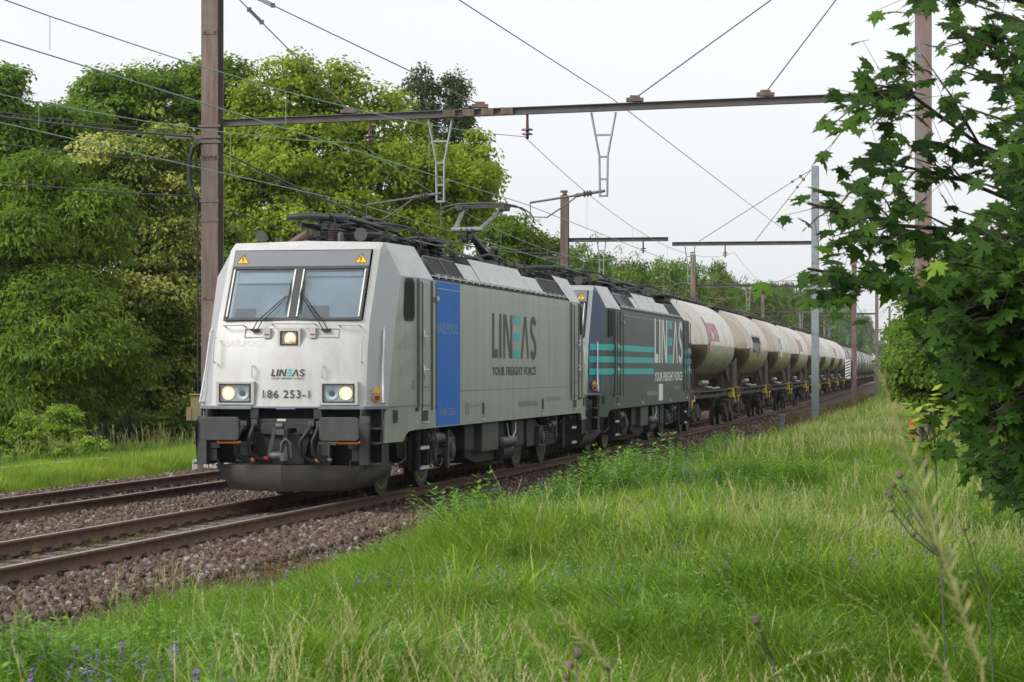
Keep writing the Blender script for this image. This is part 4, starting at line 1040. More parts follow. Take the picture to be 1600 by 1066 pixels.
    for y in(3.9,7.4,10.9): b.lathe((0,y,4.05),(0,0,1),[(0,.3),(.16,.3),(.2,.1)],12)
    b.build('walkway',M['frameb'],W)
    # yellow shunter's handles and boxes
    for y in(.95,Lw-1.25):
        for sx in(-1,1):
            b=MB(); b.prism([(sx*1.10,y-.28,.94),(sx*1.10,y+.40,.94),(sx*1.10,y+.40,1.06),(sx*1.10,y,1.27),(sx*1.10,y-.28,1.27)],(sx*.16,0,0)); b.build('yellow_step',M['yellow'],W)
    b=MB()
    for y in(-.0,): b.tube([(1.2,.66,1.25),(1.25,.62,1.05),(1.25,.62,.75)],.02,6,0); b.tube([(1.2,Lw-.66,1.25),(1.25,Lw-.62,1.05),(1.25,Lw-.62,.75)],.02,6,0)
    b.build('shunter_handle',M['yellow'],W)
    for yb in(2.4,Lw-2.4): bogie(W,yb,far)
    for y,sg in((.62,-1),(Lw-.62,1)):
        for x in(-.875,.875):
            b=MB(); b.lathe((x,y,1.06),(0,sg,0),[(0,.13),(.3,.13),(.32,.09),(.58,.09),(.585,.22),(.61,.22),(.62,.15)],18); b.build('buffer',M['dark'],W,smooth=40)
    # lettering on the near side: laid on the curved shell
    def on(y,h,off=.008,sx=1):       # h = height above the axis 2.66 as an arc length
        if h>=0: a=h/1.46; return (sx*(1.46+off)*math.cos(a),y,2.66+(1.46+off)*math.sin(a))
        return (sx*(1.455+off),y,2.66+h)
    if logo_kind=='pink':
        b=MB(); v,f=font_mesh('ermewa',.04)
        vv=[on(4.15+x*2.6,.12+yv*.62) for x,yv in v]; b.add(vv,f)
        v,f=font_mesh('e',.06); b.add([on(3.45+x*.6,-.2+yv*1.15,.012) for x,yv in v],f); b.build('pink_lettering',M['pink'],t,recalc=False)
    if logo_kind=='panel':
        b=MB()
        for i in range(6): b.quad(on(4.4,-.2+i*.16),on(5.5,-.2+i*.16),on(5.5,-.2+(i+1)*.16),on(4.4,-.2+(i+1)*.16))
        p=b.build('white_sign',M['letterwhite'],t,recalc=False)
        b=MB(); v,f=font_mesh('VTG',.05); b.add([on(4.5+x*.9,.1+yv*.5,.014) for x,yv in v],f); b.build('sign_lettering',pm('navy letters',(.03,.06,.15),.5),p,recalc=False)
    if logo_kind=='grafitti':
        b=MB(); r=random.Random(int(s0))
        for i in range(7):
            y=4.6+i*.5; b.tube([on(y+r.uniform(-.2,.2),-.2+r.uniform(-.3,.9)*.3,.0) for _ in range(1)]+[on(y+.1,-.1,.004),on(y+.35,.25,.004),on(y+.15,.45,.004),on(y+.5,.5,.004)],.035,4)
        b.build('faded_scrawl',M['faintgrey'],t,recalc=False)
    b=MB()
    x=1.47
    def ons(y,d): # low on the hopper side
        a=math.asin(min(1,(d/1.10)**1.25)); return (1.46*math.cos(a)+.012,y,2.66-d-.0)
    b.quad(ons(6.1,.62),ons(6.7,.62),ons(6.4,.95),ons(5.9,.95)); b.build('inspection_plate',M['faintgrey'],t2,recalc=False)
    return W
def tank_wagon(s0,Lw,label,mat,stripe=False,group='round tank wagons at the far end of the train',far=True):
    o0,rz=vehicle_frame(s0,Lw,2.4)
    W=empty('tank_wagon',o0,rz); tag(W,label,'wagon',group); m=WM[mat]
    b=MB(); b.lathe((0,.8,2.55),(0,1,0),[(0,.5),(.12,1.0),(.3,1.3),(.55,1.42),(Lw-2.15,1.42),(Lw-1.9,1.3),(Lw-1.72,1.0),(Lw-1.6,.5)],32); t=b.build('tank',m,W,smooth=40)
    b=MB()
    for i in range(3):
        y=2.6+i*(Lw-5.2)/2; b.lathe((0,y,2.55),(0,1,0),[(0,1.421),(.003,1.432),(.09,1.432),(.093,1.421)],32)
    if stripe: b.lathe((0,6.2,2.55),(0,1,0),[(0,1.421),(.003,1.43),(1.6,1.43),(1.603,1.421)],32)
    b.build('tank_band',WM['grey'] if not stripe else M['letterwhite'],t,smooth=30)
    b=MB()
    for sx in(-1,1): b.box(*sorted((sx*.95,sx*1.15)),.62,Lw-.62,.98,1.22)
    b.box(-1.3,1.3,.6,.78,.98,1.25); b.box(-1.3,1.3,Lw-.78,Lw-.6,.98,1.25)
    for y in(2.3,Lw/2,Lw-2.3): b.box(-1.1,1.1,y-.15,y+.15,1.2,1.7)
    b.build('underframe',M['frameb'],W)
    b=MB(); b.box(-.35,.35,2.5,Lw-2.5,4.05,4.08); b.lathe((0,Lw/2,3.9),(0,0,1),[(0,.35),(.3,.35)],12)
    for sx in(-1,1):
        b.bar((sx*.35,2.5,4.2),(sx*.35,Lw-2.5,4.2),.03,.03)
        for i in range(6): y=2.5+i*(Lw-5)/5; b.bar((sx*.35,y,3.9),(sx*.35,y,4.2),.03,.03)
    b.build('walkway',M['frameb'],W)
    b=MB()
    for x in(1.48,): 
        for d in(0,.4): b.tube([(x,Lw/2-.2+d,1.0),(x,Lw/2-.2+d,2.8),(1.2,Lw/2-.2+d,3.5),(.4,Lw/2-.2+d,4.1)],.025,5)
        for i in range(7): b.bar((x,Lw/2-.2,1.2+i*.27),(x,Lw/2+.2,1.2+i*.27),.02,.02)
    b.build('ladder',M['frameb'],W)
    for sx in(-1,1):
        for y in(.8,Lw-1.1):
            b=MB(); b.box(*sorted((sx*1.16,sx*1.24)),y-.25,y+.3,1.0,1.24); b.build('yellow_step',M['yellow'],W)
    for y in(2.1,Lw-2.1): bogie(W,y,True)
    for y,sg in((.62,-1),(Lw-.62,1)):
        for x in(-.875,.875):
            b=MB(); b.lathe((x,y,1.06),(0,sg,0),[(0,.13),(.5,.1),(.585,.22),(.62,.2)],14); b.build('buffer',M['dark'],W,smooth=40)
    return W
WAG=[('pale silo wagon with pink lettering, directly behind the dark locomotive','white','pink'),
 ('beige silo wagon with grey scrawls, second wagon of the train','beige','grafitti'),
 ('beige silo wagon with a small white sign on its side, third wagon','beige','panel'),
 ('pale silo wagon with faded red lettering, fourth wagon of the train','white','pink'),
 ('beige silo wagon mostly behind the galvanised post','beige',''),
 ('pale silo wagon just right of the galvanised post','white',''),
 ('seventh silo wagon, pale with red lettering, second right of the post','white','pink'),
 ('last pale silo wagon before the brown tank wagons','white','')]
s=38.0
for i,(lb,mt,lg) in enumerate(WAG):
    silo_wagon(s,lb,mt,lg,far=i>3); s+=15.0
for i,(lb,mt,st) in enumerate([('dark brown tank wagon, first behind the silo wagons','brown',0),('grey brown tank wagon beside the striped board mast','grey',0),('blue tank wagon with pale bands near the end of the train','blue',1),
     ('grey tank wagon directly behind the blue one','grey',0),('brown tank wagon ahead of the white tank wagons','brown',0),('off white tank wagon, first of the white ones at the far end','offwhite',0),('second off white tank wagon of the far end','offwhite',0),('grey tank wagon between the off white ones at the far end','grey',0),('off white tank wagon, the last but one at the far end','offwhite',0),('off white tank wagon, last one visible at the far end','offwhite',0)]):
    tank_wagon(s,14.0,lb,mt,bool(st)); s+=14.0
# ------------------------------------------------------------ overhead line
M['mast']=pm('rusty painted mast',(.16,.125,.108),.75,0,.25,.9,(.10,.04,.027),1.0,(5,5,.5),bump=.2)
M['beam']=pm('weathered beam',(.105,.10,.098),.75,0,.25,2,(.075,.04,.033),.6,(1,1,1))
M['galv']=pm('galvanised steel',(.27,.30,.315),.5,.3,.12,3,(.19,.21,.23),.5,bump=.1)
M['wire']=pm('oxidised copper wire',(.20,.36,.27),.5,.1,.1); M['darkwire']=pm('dark cable',(.05,.05,.05),.6)
M['stay']=pm('stay rod',(.12,.10,.10),.6,.2)
def hsec(b,p0,p1,w,h,t=.02,up=(0,0,1),m=0):
    """H or I section along p0-p1: web along 'up'"""
    p0,p1=Vector(p0),Vector(p1); x,y,d=basis(p1-p0,up)
    for q,(a,c) in (((0,0,0),(t,h-2*t)),):
        b.bar(p0,p1,a,c,m,up)
    for sg in(-1,1): b.bar(p0+y*sg*(h/2-t/2),p1+y*sg*(h/2-t/2),w,t,m,up)
def tri_arms(b,c,zt,drop,w=.50):
    """V-shaped drop bracket under a beam; c = (s,lat)"""
    s_,lat=c; P=lambda dl,z:pt(s_,lat+dl,z)
    m=zt-drop*.52
    for sg in(-1,1):
        b.tube([P(sg*w/2,zt),P(sg*.085,m),P(sg*.075,zt-drop)],.026,6)
    for z,ww in((zt-drop*.27,w*.36),(m-.02,.09),(zt-drop*.80,.08),(zt-drop,.09)): b.bar(P(-ww,z),P(ww,z),.04,.04)
def mast_mesh(b,s_,lat,top,w=.34,base=-.3):
    p0,p1=pt(s_,lat,base),pt(s_,lat,top); d=pt(s_+1,lat)-pt(s_,lat)
    x=Vector((d.y,-d.x,0)).normalized(); dd=Vector((d.x,d.y,0)).normalized()
    t=.03
    for sg in(-1,1): b.bar(p0+dd*sg*(w/2),p1+dd*sg*(w/2),w,t,0,dd)
    b.bar(p0,p1,.03,w,0,dd)
    for z_ in (1.2,3.4,6.3,8.9):
        b.bar(pt(s_-w/2-.02,lat-w*.48,z_),pt(s_-w/2-.02,lat+w*.48,z_),.02,.10)
        for q_ in(-.3,.3): b.bar(pt(s_-w/2-.045,lat+w*q_,z_-.015),pt(s_-w/2-.045,lat+w*q_,z_+.015),.03,.03)
def insul_string(s_,lat,z):
    b=MB(); p=pt(s_,lat,z)
    b.tube([p+Vector((0,0,.10)),p+Vector((0,0,-.02))],.03,6)
    b.lathe(p+Vector((0,0,-.40)),(0,0,1),[(0,.02),(.04,.035),(.08,.03),(.09,.11),(.12,.10),(.13,.035),(.17,.035),(.18,.12),(.21,.11),(.22,.035),(.28,.03),(.38,.03)],12)
    return b
def reg_arm(s_,lat0,z0,lat1,z1):
    """registration arm from the bracket foot to the contact wire"""
    b=MB(); a,c=pt(s_,lat0,z0),pt(s_,lat1,z1)
    b.tube([a,a.lerp(c,.18)],.03,8); b.tube([a.lerp(c,.12),c],.022,8)
    b.lathe(a.lerp(c,.17),(c-a),[(0,.03),(.04,.07),(.07,.03),(.09,.075),(.13,.03),(.16,.07),(.2,.03),(.3,.045),(.36,.03)],12)
    d=pt(s_,lat1+.35,z1-.30); b.tube([a.lerp(c,.35),a.lerp(c,.55)+Vector((0,0,-.18)),d],.016,6); b.tube([d,pt(s_,lat1-.1,z1-.28)],.012,6)
    b.tube([c,c+Vector((.02,0,-.25))],.010,5)
    return b
PS=[15.5,63.5,112.0,160.0,208.0,256.0,304.0]      # supports along the line
G_M='masts and beams of the overhead line'
# first portal: two rusty masts and a full beam
P1=empty('overhead_portal',pt(PS[0],-6.06,0)); tag(P1,'rusty portal of two masts and a long beam across the tracks, nearest the camera','catenary portal',G_M)
def child(b,nm,mat,par,**k):
    o=b.build(nm,mat,par,**k); o.matrix_parent_inverse=Matrix.Translation(-par.location); return o
b=MB(); mast_mesh(b,PS[0],-6.06,11.5,.36); child(b,'mast',M['mast'],P1)
b=MB(); mast_mesh(b,PS[0],8.52,11.5,.32,0); child(b,'mast',pm('rust streaked mast',(.20,.17,.165),.75,0,.25,.8,(.23,.075,.04),.9,(3,3,.45),bump=.15),P1)
ZB0,ZB1=7.02,7.30
zb=lambda lat:ZB0+(ZB1-ZB0)*(lat+6.06)/14.6
b=MB(); hsec(b,pt(PS[0],-5.85,zb(-5.85)),pt(PS[0],8.4,zb(8.4)),.14,.15,.016); bm_=child(b,'beam',M['beam'],P1)
b=MB()
for lat in(): 
    z=zb(lat)+.13; c=pt(PS[0],lat,z); b.obox(c,(.42,.2,.06)); b.obox(c+Vector((0,0,.06)),(.22,.16,.1))
for lat in (-1.0,-.6,-.2,.2): b.obox(pt(PS[0]-.1,lat,zb(lat)),(.25,.03,.14))
child(b,'beam_clamp',M['mast'],P1)
for (l0,z0,l1,z1) in((-5.9,10.9,-2.95,zb(-2.95)+.15),(-5.9,11.0,-.15,zb(-.15)+.15),(8.35,11.0,3.1,zb(3.1)+.15),(8.35,11.2,5.7,zb(5.7)+.15)):
    pass
def inv_s(px_,s_):      # lateral offset seen at bearing px_ in the portal plane
    ls=np.linspace(-8,10,1801); q=at(s_,ls); return float(np.interp(px_,800+F*q[:,0]/q[:,1],ls))
l545,l750,l990,l1195=[inv_s(u,PS[0]) for u in(545,750,992,1196)]
for tl,lat in((-5.9,l545),(-5.9,l750),(8.35,l990),(8.35,l1195)):
    a=pt(PS[0],tl,10.0 if tl<0 else 11.2); c=pt(PS[0],lat,zb(lat)+.16); b=MB(); b.tube([a,c],.014,6)
    n=(c-a).normalized()
    if tl<0:
        e=a+n*.9
        for o_ in(-.035,.035): b.tube([e+Vector((0,0,o_)),e+n*.38+Vector((0,0,o_))],.012,5)
        b.obox(e,(.09,.05,.09)); b.obox(e+n*.38,(.09,.05,.09))
    child(b,'stay_rod',M['stay'],P1)
    b=MB(); b.obox(pt(PS[0],lat,zb(lat)+.13),(.34,.2,.07)); b.obox(pt(PS[0],lat,zb(lat)+.18),(.2,.14,.07)); child(b,'stay_clamp',M['mast'],P1)
la,lb_,li1,li2=inv_s(688,PS[0]),inv_s(943,PS[0]),inv_s(824,PS[0]),inv_s(578,PS[0])
for lat in(la,lb_):
    b=MB(); tri_arms(b,(PS[0],lat),zb(lat)-.1,1.68); child(b,'drop_bracket',M['galv'],P1)
for lat,tgt in((la,inv_s(572,PS[0])),(lb_,inv_s(828,PS[0]))):
    b=reg_arm(PS[0],lat+.03,5.50,tgt,5.28); child(b,'registration_arm',M['stay'],P1,smooth=40)
for lat in(li1,li2): child(insul_string(PS[0],lat,zb(lat)-.18),'insulator',M['porcelain'],P1,smooth=50)
b=MB(); 
for z in(6.62,6.72,6.95): b.bar(pt(PS[0]-.2,-6.3,z),pt(PS[0]-.2,-5.82,z),.04,.05)
b.bar(pt(PS[0],-6.2,6.72),pt(PS[0],-7.1,6.78),.07,.09); b.bar(pt(PS[0],-6.2,6.68),pt(PS[0],-7.0,6.78),.03,.04)
for z in(5.0,5.4,6.3): b.bar(pt(PS[0]-.2,-6.26,z),pt(PS[0]-.2,-5.86,z),.02,.06)
child(b,'mast_bracket',M['stay'],P1)
b=MB(); b.tube([pt(PS[0]-.2,-6.25,6.6),pt(PS[0]-.2,-6.42,6.5),pt(PS[0]-.2,-6.50,6.2),pt(PS[0]-.2,-6.48,5.8),pt(PS[0]-.2,-6.40,5.55),pt(PS[0]-.2,-6.30,5.45)],.045,8)
b.tube([pt(PS[0]-.2,-6.3,5.5),pt(PS[0]-.2,-6.32,5.0),pt(PS[0]-.2,-6.30,1.0)],.02,6)
child(b,'cable_loop',M['rubber'],P1,smooth=60)
b=MB(); c=pt(PS[0],-6.06,-.15); b.obox(c,(.75,.75,.36)); child(b,'foundation',pm('foundation concrete',(.42,.40,.37),.9),P1)
# cabinet at the mast foot, peeping out beside the cab
s_=PS[0]-5.0; l_=inv_s(313,s_)
b=MB(); c=pt(s_,l_,0); cb=empty('trackside_cabinet',c); tag(cb,'brown weathered box on a post left of the leading cab','cabinet')
b=MB(); b.box(-.16,.16,-.15,.15,.95,1.42); b.box(-.19,.19,-.18,.18,1.42,1.45); b.box(-.24,-.14,-.16,.10,.95,1.20); b.build('cabinet_box',pm('brown box',(.20,.155,.075),.7,0,.2,4),cb,bevel=.01)
b=MB(); b.box(-.05,.05,-.05,.05,-.4,.96); b.build('post',M['mast'],cb)

# cantilevers further along
def cantilever(s_,lat,top,side,reach,label,mat,w=.3,zbm=7.05,stays=(.42,.8),bracket=.28,ins=.72,base=-.2,pointed=False):
    """a mast with one beam reaching over the tracks; side=+1 reaches towards +lat"""
    o=empty('catenary_mast',pt(s_,lat,0)); tag(o,label,'catenary mast',G_M)
    b=MB(); mast_mesh(b,s_,lat,top,w,base)
    if pointed: 
        p=pt(s_,lat,top); b.lathe(p,(0,0,1),[(0,w*.5),(.18,.03)],6)
    child(b,'mast',mat,o)
    b=MB(); hsec(b,pt(s_,lat+side*w/2,zbm),pt(s_,lat+side*reach,zbm),.14,.16,.018); child(b,'beam',M['beam'],o)
    for f in stays:
        b=MB(); b.tube([pt(s_,lat+side*.15,top-.15),pt(s_,lat+side*reach*f,zbm+.1)],.016,6)
        a,c=pt(s_,lat+side*.15,top-.15),pt(s_,lat+side*reach*f,zbm+.1); n=(c-a).normalized(); b.obox(a+n*.5,(.12,.06,.12)); b.obox(a+n*.9,(.1,.06,.1))
        child(b,'stay_rod',M['stay'],o)
    bl=lat+side*reach*bracket if False else None
    return o
sL2=63.5; latL2=-6.29
o=cantilever(61.7,latL2,8.75,1,4.1,'second mast on the left, rusty, pointed top, with a short beam',M['mast'],.3,7.0,(),pointed=True)
lt=inv_s(1016,61.7); 
q1,q2,q3=inv_s(940,61.7),inv_s(1005,61.7),inv_s(1010,61.7)
b=MB(); tri_arms(b,(61.7,q1),6.95,1.4,.34); child(b,'drop_bracket',M['galv'],o)
child(insul_string(61.7,q2,6.85),'insulator',M['porcelain'],o,smooth=50)
child(reg_arm(61.7,q1,5.5,-4.2,5.25),'registration_arm',M['stay'],o,smooth=40)
b=MB()
for z in(6.4,6.2): b.bar(pt(61.6,latL2-.2,z),pt(61.6,latL2+.2,z),.05,.06)
b.bar(pt(61.7,latL2-.1,6.3),pt(61.7,latL2-.9,6.32),.06,.08); child(b,'mast_bracket',M['stay'],o)
o=cantilever(67.4,3.22,10.25,-1,5.9,'tall galvanised grey mast with a beam to the left',M['galv'],.3,7.1,(),base=-.1)
for u,zz in((1092,7.2),(1180,7.2)):
    b=MB(); l_=inv_s(u,67.4); a,c=pt(67.4,3.05,10.1),pt(67.4,l_,zz); b.tube([a,c],.016,6); n=(c-a).normalized(); b.obox(a+n*.5,(.12,.06,.12)); b.obox(a+n*.9,(.1,.06,.1)); child(b,'stay_rod',M['stay'],o)
q1,q2=inv_s(1078,67.4),inv_s(1133,67.4)
b=MB(); tri_arms(b,(67.4,q1),7.0,1.55,.42); child(b,'drop_bracket',M['galv'],o)
child(insul_string(67.4,q2,6.92),'insulator',M['porcelain'],o,smooth=50); child(reg_arm(67.4,q1,5.5,q1-1.6,5.28),'registration_arm',M['stay'],o,smooth=40)
# the rest: copies of one pattern built where they stand
LM=[(1083,8.8),(1192,8.8),(1250,8.8),(1288,8.8)]
place=['third mast on the left, rusty, behind the pale silo wagons','fourth mast on the left, against the dark trees','fifth mast on the left, just left of the grey mast','sixth mast on the left, just right of the grey mast']
ML=[]
for (u,tp),lb in zip(LM,place):
    s_=s_at(u,-6.3); ML.append(s_)
    o=cantilever(s_,-6.3,tp,1,4.3,lb,M['mast'],.3,6.9,())
    b=MB(); tri_arms(b,(s_,-3.0),6.85,1.4,.36); child(b,'drop_bracket',M['galv'],o)
    b=MB(); b.bar(pt(s_,-6.4,6.2),pt(s_,-7.2,6.25),.06,.08); b.bar(pt(s_,-6.3,6.0),pt(s_,-5.9,6.0),.3,.05); child(b,'mast_bracket',M['stay'],o)
    child(reg_arm(s_,-3.0,5.45,-4.2,5.25),'registration_arm',M['stay'],o,smooth=40)
MR=[]
for (u,tp,lb,ft) in((1334.5,9.25,'rusty mast on the right carrying the striped board',1),(1370,10.4,'thin rusty mast right of the striped board',1),(1390,10.4,'distant rusty mast near the end of the train',1),(1403,10.0,'most distant rusty mast, beside the bushes',1)):
    s_=s_at(u,3.22); MR.append(s_)
    o=cantilever(s_,3.22,tp,-1,5.6 if ft else 9.5,lb,M['mast'],.3,6.9,(.5,.9))
    b=MB(); tri_arms(b,(s_,1.2),6.85,1.45,.4); child(b,'drop_bracket',M['galv'],o)
    child(insul_string(s_,.0,6.75),'insulator',M['porcelain'],o,smooth=50); child(reg_arm(s_,1.2,5.45,-.2,5.28),'registration_arm',M['stay'],o,smooth=40)
print('masts',ML,MR)
# striped marker board on its mast
s_=MR[0]; bd=empty('marker_board',pt(s_-.3,2.86,1.93),-heading(s_)); tag(bd,'black and white diagonally striped board fixed to a rusty mast','sign')
b=MB(); b.box(-.15,.15,-.02,.02,-.56,.56); b.build('board',pm('board white',(.75,.75,.75),.5),bd)
b=MB()
for i in range(6):
    z=-.53+i*.17; b.quad((-.13,-.026,z),(.13,-.026,z+.12),(.13,-.026,z+.20),(-.13,-.026,z+.08))
b.build('board_stripe',M['rubber'],bd)
b=MB(); b.bar((.05,.05,.45),(.4,.2,.45),.05,.05); b.bar((.05,.05,-.5),(.4,.2,-.5),.05,.05); b.build('board_arm',M['stay'],bd)

# wires
def wire(name,pts,r,mat,label,cat,group=None,par=None):
    b=MB(); b.tube(pts,r,5); o=b.build(name,mat,par)
    if label: tag(o,label,cat,group)
    return o
def line_set(lat,supports,label_c,label_m,stag,zc=5.26,zm=6.62,r=.0075,drop=7.0):
    pc=[];pm_=[];dr=[]
    for k,(a,c) in enumerate(zip(supports[:-1],supports[1:])):
        n=12
        for i in range(n):
            t=i/n; s_=a+(c-a)*t; lc=lat+(stag[k%2]*(1-t)+stag[(k+1)%2]*t); sag=1.0*4*t*(1-t)*min(1,((c-a)/48)**2)
            pm_.append(pt(s_,lat+(lc-lat),zm-sag)); pc.append(pt(s_,lc,zc-.05*4*t*(1-t)))
            if i in(2,4,6,8,10) and s_<230: dr.append((pt(s_,lc,zm-sag),pt(s_,lc,zc+.0)))
    cw=wire('contact_wire',pc,r*1.1,M['wire'],label_c,'wire'); mw=wire('messenger_wire',pm_,r,M['wire'],label_m,'wire')
    for a,c in dr:
        b=MB(); b.tube([a,c],.004,4); b.build('dropper',M['wire'],mw)
SUP=[-33,15.5,65.0,113,161,209,257,305,353]
line_set(0.0,SUP,'green contact wire above the train, touched by the pantograph','green messenger wire above the train with droppers',(.1,.55),r=.0075)
line_set(-3.75,SUP,'green contact wire above the far track','green messenger wire above the far track with droppers',(-.1,.85),zc=5.30,zm=6.55,r=.0075)
def feeder(lat0,z0,r,label,mat=None,sup=SUP,sag=.35,lat1=None):
    p=[]
    for a,c in zip(sup[:-1],sup[1:]):
        for i in range(10):
            t=i/10; p.append(pt(a+(c-a)*t,lat0,z0-sag*4*t*(1-t)))
    return wire('feeder_cable',p,r,mat or M['darkwire'],label,'cable','dark feeder cables')
feeder(-6.5,6.75,.022,'thick black cable strung along the left masts',sag=.9)
feeder(-7.0,6.9,.012,'thin dark cable on the outer arm of the left masts',sag=.9)
feeder(-6.4,5.5,.014,'lower dark cable passing behind the roof of the leading locomotive',sag=.7)
feeder(-6.3,6.2,.010,'thin dark wire between the upper and lower cables on the left',sag=.8)
feeder(2.35,7.35,.009,'thin wire crossing above the long beam towards the grey mast',M['stay'],sag=.12,sup=[-33,15.5,67.4])
# ------------------------------------------------------------ trees and shrubs
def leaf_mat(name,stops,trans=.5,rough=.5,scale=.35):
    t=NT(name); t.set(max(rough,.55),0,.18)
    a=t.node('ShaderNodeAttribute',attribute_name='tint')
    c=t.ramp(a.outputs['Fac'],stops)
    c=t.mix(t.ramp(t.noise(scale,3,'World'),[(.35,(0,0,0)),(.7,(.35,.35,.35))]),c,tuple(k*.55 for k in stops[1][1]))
    t.col(c)
    tl=t.node('ShaderNodeBsdfTranslucent'); mm=t.mix(.5,c,(.35,.5,.05),'MULTIPLY') if False else c
    t.l.new(mm,tl.inputs[0]); mx=t.node('ShaderNodeMixShader'); mx.inputs[0].default_value=trans
    t.l.new(t.b.outputs[0],mx.inputs[1]); t.l.new(tl.outputs[0],mx.inputs[2]); t.l.new(mx.outputs[0],t.o.inputs[0]); return t.m
LM_={'robinia':leaf_mat('robinia leaf',[(0,(.075,.145,.014)),(.5,(.165,.275,.027)),(1,(.33,.45,.055))]),
 'lime':leaf_mat('lime leaf',[(0,(.07,.13,.015)),(.36,(.13,.21,.03)),(.48,(.24,.31,.05)),(.60,(.50,.52,.11)),(1,(.66,.66,.22))]),
 'dark':leaf_mat('dark leaf',[(0,(.065,.12,.014)),(.5,(.14,.235,.028)),(1,(.22,.32,.05))]),
 'plane':leaf_mat('plane leaf',[(0,(.14,.22,.014)),(.5,(.31,.41,.03)),(1,(.47,.55,.07))]),
 'poplar':leaf_mat('poplar leaf',[(0,(.055,.09,.03)),(.5,(.10,.15,.05)),(1,(.2,.26,.1))]),
 'mid':leaf_mat('mid green leaf',[(0,(.08,.16,.02)),(.5,(.17,.29,.035)),(1,(.34,.46,.07))]),
 'olive':leaf_mat('olive leaf',[(0,(.08,.11,.022)),(.5,(.16,.20,.045)),(1,(.30,.33,.1))]),
 'young':leaf_mat('young leaf',[(0,(.12,.20,.02)),(.5,(.26,.40,.045)),(1,(.45,.58,.08))]),
 'maple':leaf_mat('maple leaf',[(0,(.024,.066,.012)),(.45,(.055,.125,.016)),(.80,(.12,.24,.028)),(1,(.30,.45,.05))],.5,.45,6)}
M['bark']=pm('bark',(.075,.06,.045),.9,0,.3,3,(.03,.025,.02),.5,(2,2,.6),bump=.5)
def crown_mesh(name,lobes,nclump,nleaf,ll,lw,cr,kind,seed,droop=.25,flat=.45,high=.0,back=.45,hang=0,fill=.25,tv=.17):
    """leaves in clumps spread through the outer part of a union of lobes"""
    r=np.random.default_rng(seed); lob=np.array(lobes,float); big=lob; sub=[]
    for l in lob:      # boughs: each mass breaks into smaller leafy heads with shade between them
        sub.append(list(l[:3])+list(l[3:6]*.78))
        for _ in range(9):
            e=r.normal(size=3); e/=np.linalg.norm(e); e[1]-=.25*(e[1]>0); q=r.uniform(.30,.50); sub.append(list(l[:3]+e*l[3:6]*.80)+[l[3]*q,l[4]*q,l[5]*q*.62])
    lob=np.array(sub)
    w=(lob[:,3]*lob[:,5]+lob[:,4]*lob[:,5])**.9; w/=w.sum()
    li=r.choice(len(lob),nclump,p=w); d=r.normal(size=(nclump,3)); d/=np.linalg.norm(d,axis=1)[:,None]
    keep=(d[:,1]<.35)|(r.random(nclump)<back); li,d=li[keep],d[keep]
    rad=1-np.abs(r.normal(0,.17,len(d)))+.09; inner=r.random(len(d))<fill; rad[inner]*=r.uniform(.45,.9,inner.sum())
    # lumpy outline
    rad*=1+.2*np.sin(d[:,0]*7+li*1.7+seed)*np.sin(d[:,2]*6+li)+.06*np.sin(d[:,0]*17+d[:,2]*13)
    C=lob[li,:3]+d*lob[li,3:6]*rad[:,None]
    ins=np.zeros(len(C),bool)
    for k in range(len(lob)):
        q=((C-lob[k,:3])/lob[k,3:6]); ins|=((q**2).sum(1)<.22)&(li!=k)
    C,d,li=C[~ins],d[~ins],li[~ins]
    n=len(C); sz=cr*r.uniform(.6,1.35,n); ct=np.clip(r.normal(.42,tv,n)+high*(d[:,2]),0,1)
    ci=np.repeat(np.arange(n),nleaf); m=len(ci)
    nrm=d[ci]*.7+np.array([0,-.15,.6])+r.normal(0,.45,(m,3)); nrm/=np.linalg.norm(nrm,axis=1)[:,None]
    off=r.normal(size=(m,3)); off/=np.linalg.norm(off,axis=1)[:,None]; off*=(r.random(m)**.45)[:,None]
    off[:,2]*=flat
    off+= -np.array([0,0,1])*(droop*(off[:,0]**2+off[:,1]**2))[:,None]
    P=C[ci]+off*sz[ci][:,None]
    out=off.copy(); out[:,2]-=.35+hang; out+=r.normal(0,.45,(m,3)); ax=out-nrm*(out*nrm).sum(1)[:,None]; ax/=np.linalg.norm(ax,axis=1)[:,None]+1e-9
    sd=np.cross(nrm,ax); s=r.uniform(.65,1.25,m)[:,None]
    V=np.stack([P,P+ax*ll*.45*s+sd*lw*.5*s,P+ax*ll*s-nrm*ll*.15*s,P+ax*ll*.45*s-sd*lw*.5*s],1).reshape(-1,3)
    Q=np.arange(m*4).reshape(-1,4); tint=np.clip(ct[ci]+r.normal(0,.11,m),0,1)
    return np_mesh(name,V,quads=Q,mats=[LM_[kind]],attrs={'tint':np.repeat(tint,4)})
def limbs(h0,lobes,r0,seed,trunkx=0):
    r=random.Random(seed); b=MB(); top=max(l[2] for l in lobes)
    b.tube([(0,0,-.3),(trunkx*.3,0,h0*.5),(trunkx*.5,0,h0),(trunkx,0,top*.8)],[r0*1.25,r0,r0*.8,r0*.25],9)
    for l in lobes:
        z=min(h0*r.uniform(.6,1.1),l[2]*.8); b.tube([(trunkx*.3,0,z),(l[0]*.45,l[1]*.45,(z+l[2])*.5),(l[0],l[1],l[2]),(l[0]*1.1+r.uniform(-.3,.3),l[1]*1.1,l[2]+l[5]*.7)],[r0*.5,r0*.32,r0*.18,.02],6)
        for k in range(3):
            e=(l[0]+r.uniform(-.8,.8)*l[3],l[1]-r.uniform(0,.8)*l[4],l[2]+r.uniform(-.6,.8)*l[5]); b.tube([(l[0]*.5,l[1]*.5,(z+l[2])*.55),((l[0]*.5+e[0])/2,(l[1]*.5+e[1])/2,(l[2]+e[2])/2+.2),e],[r0*.2,r0*.12,.015],5)
    return b
def place_px(u,Z): return (u-800)/F*Z,Z
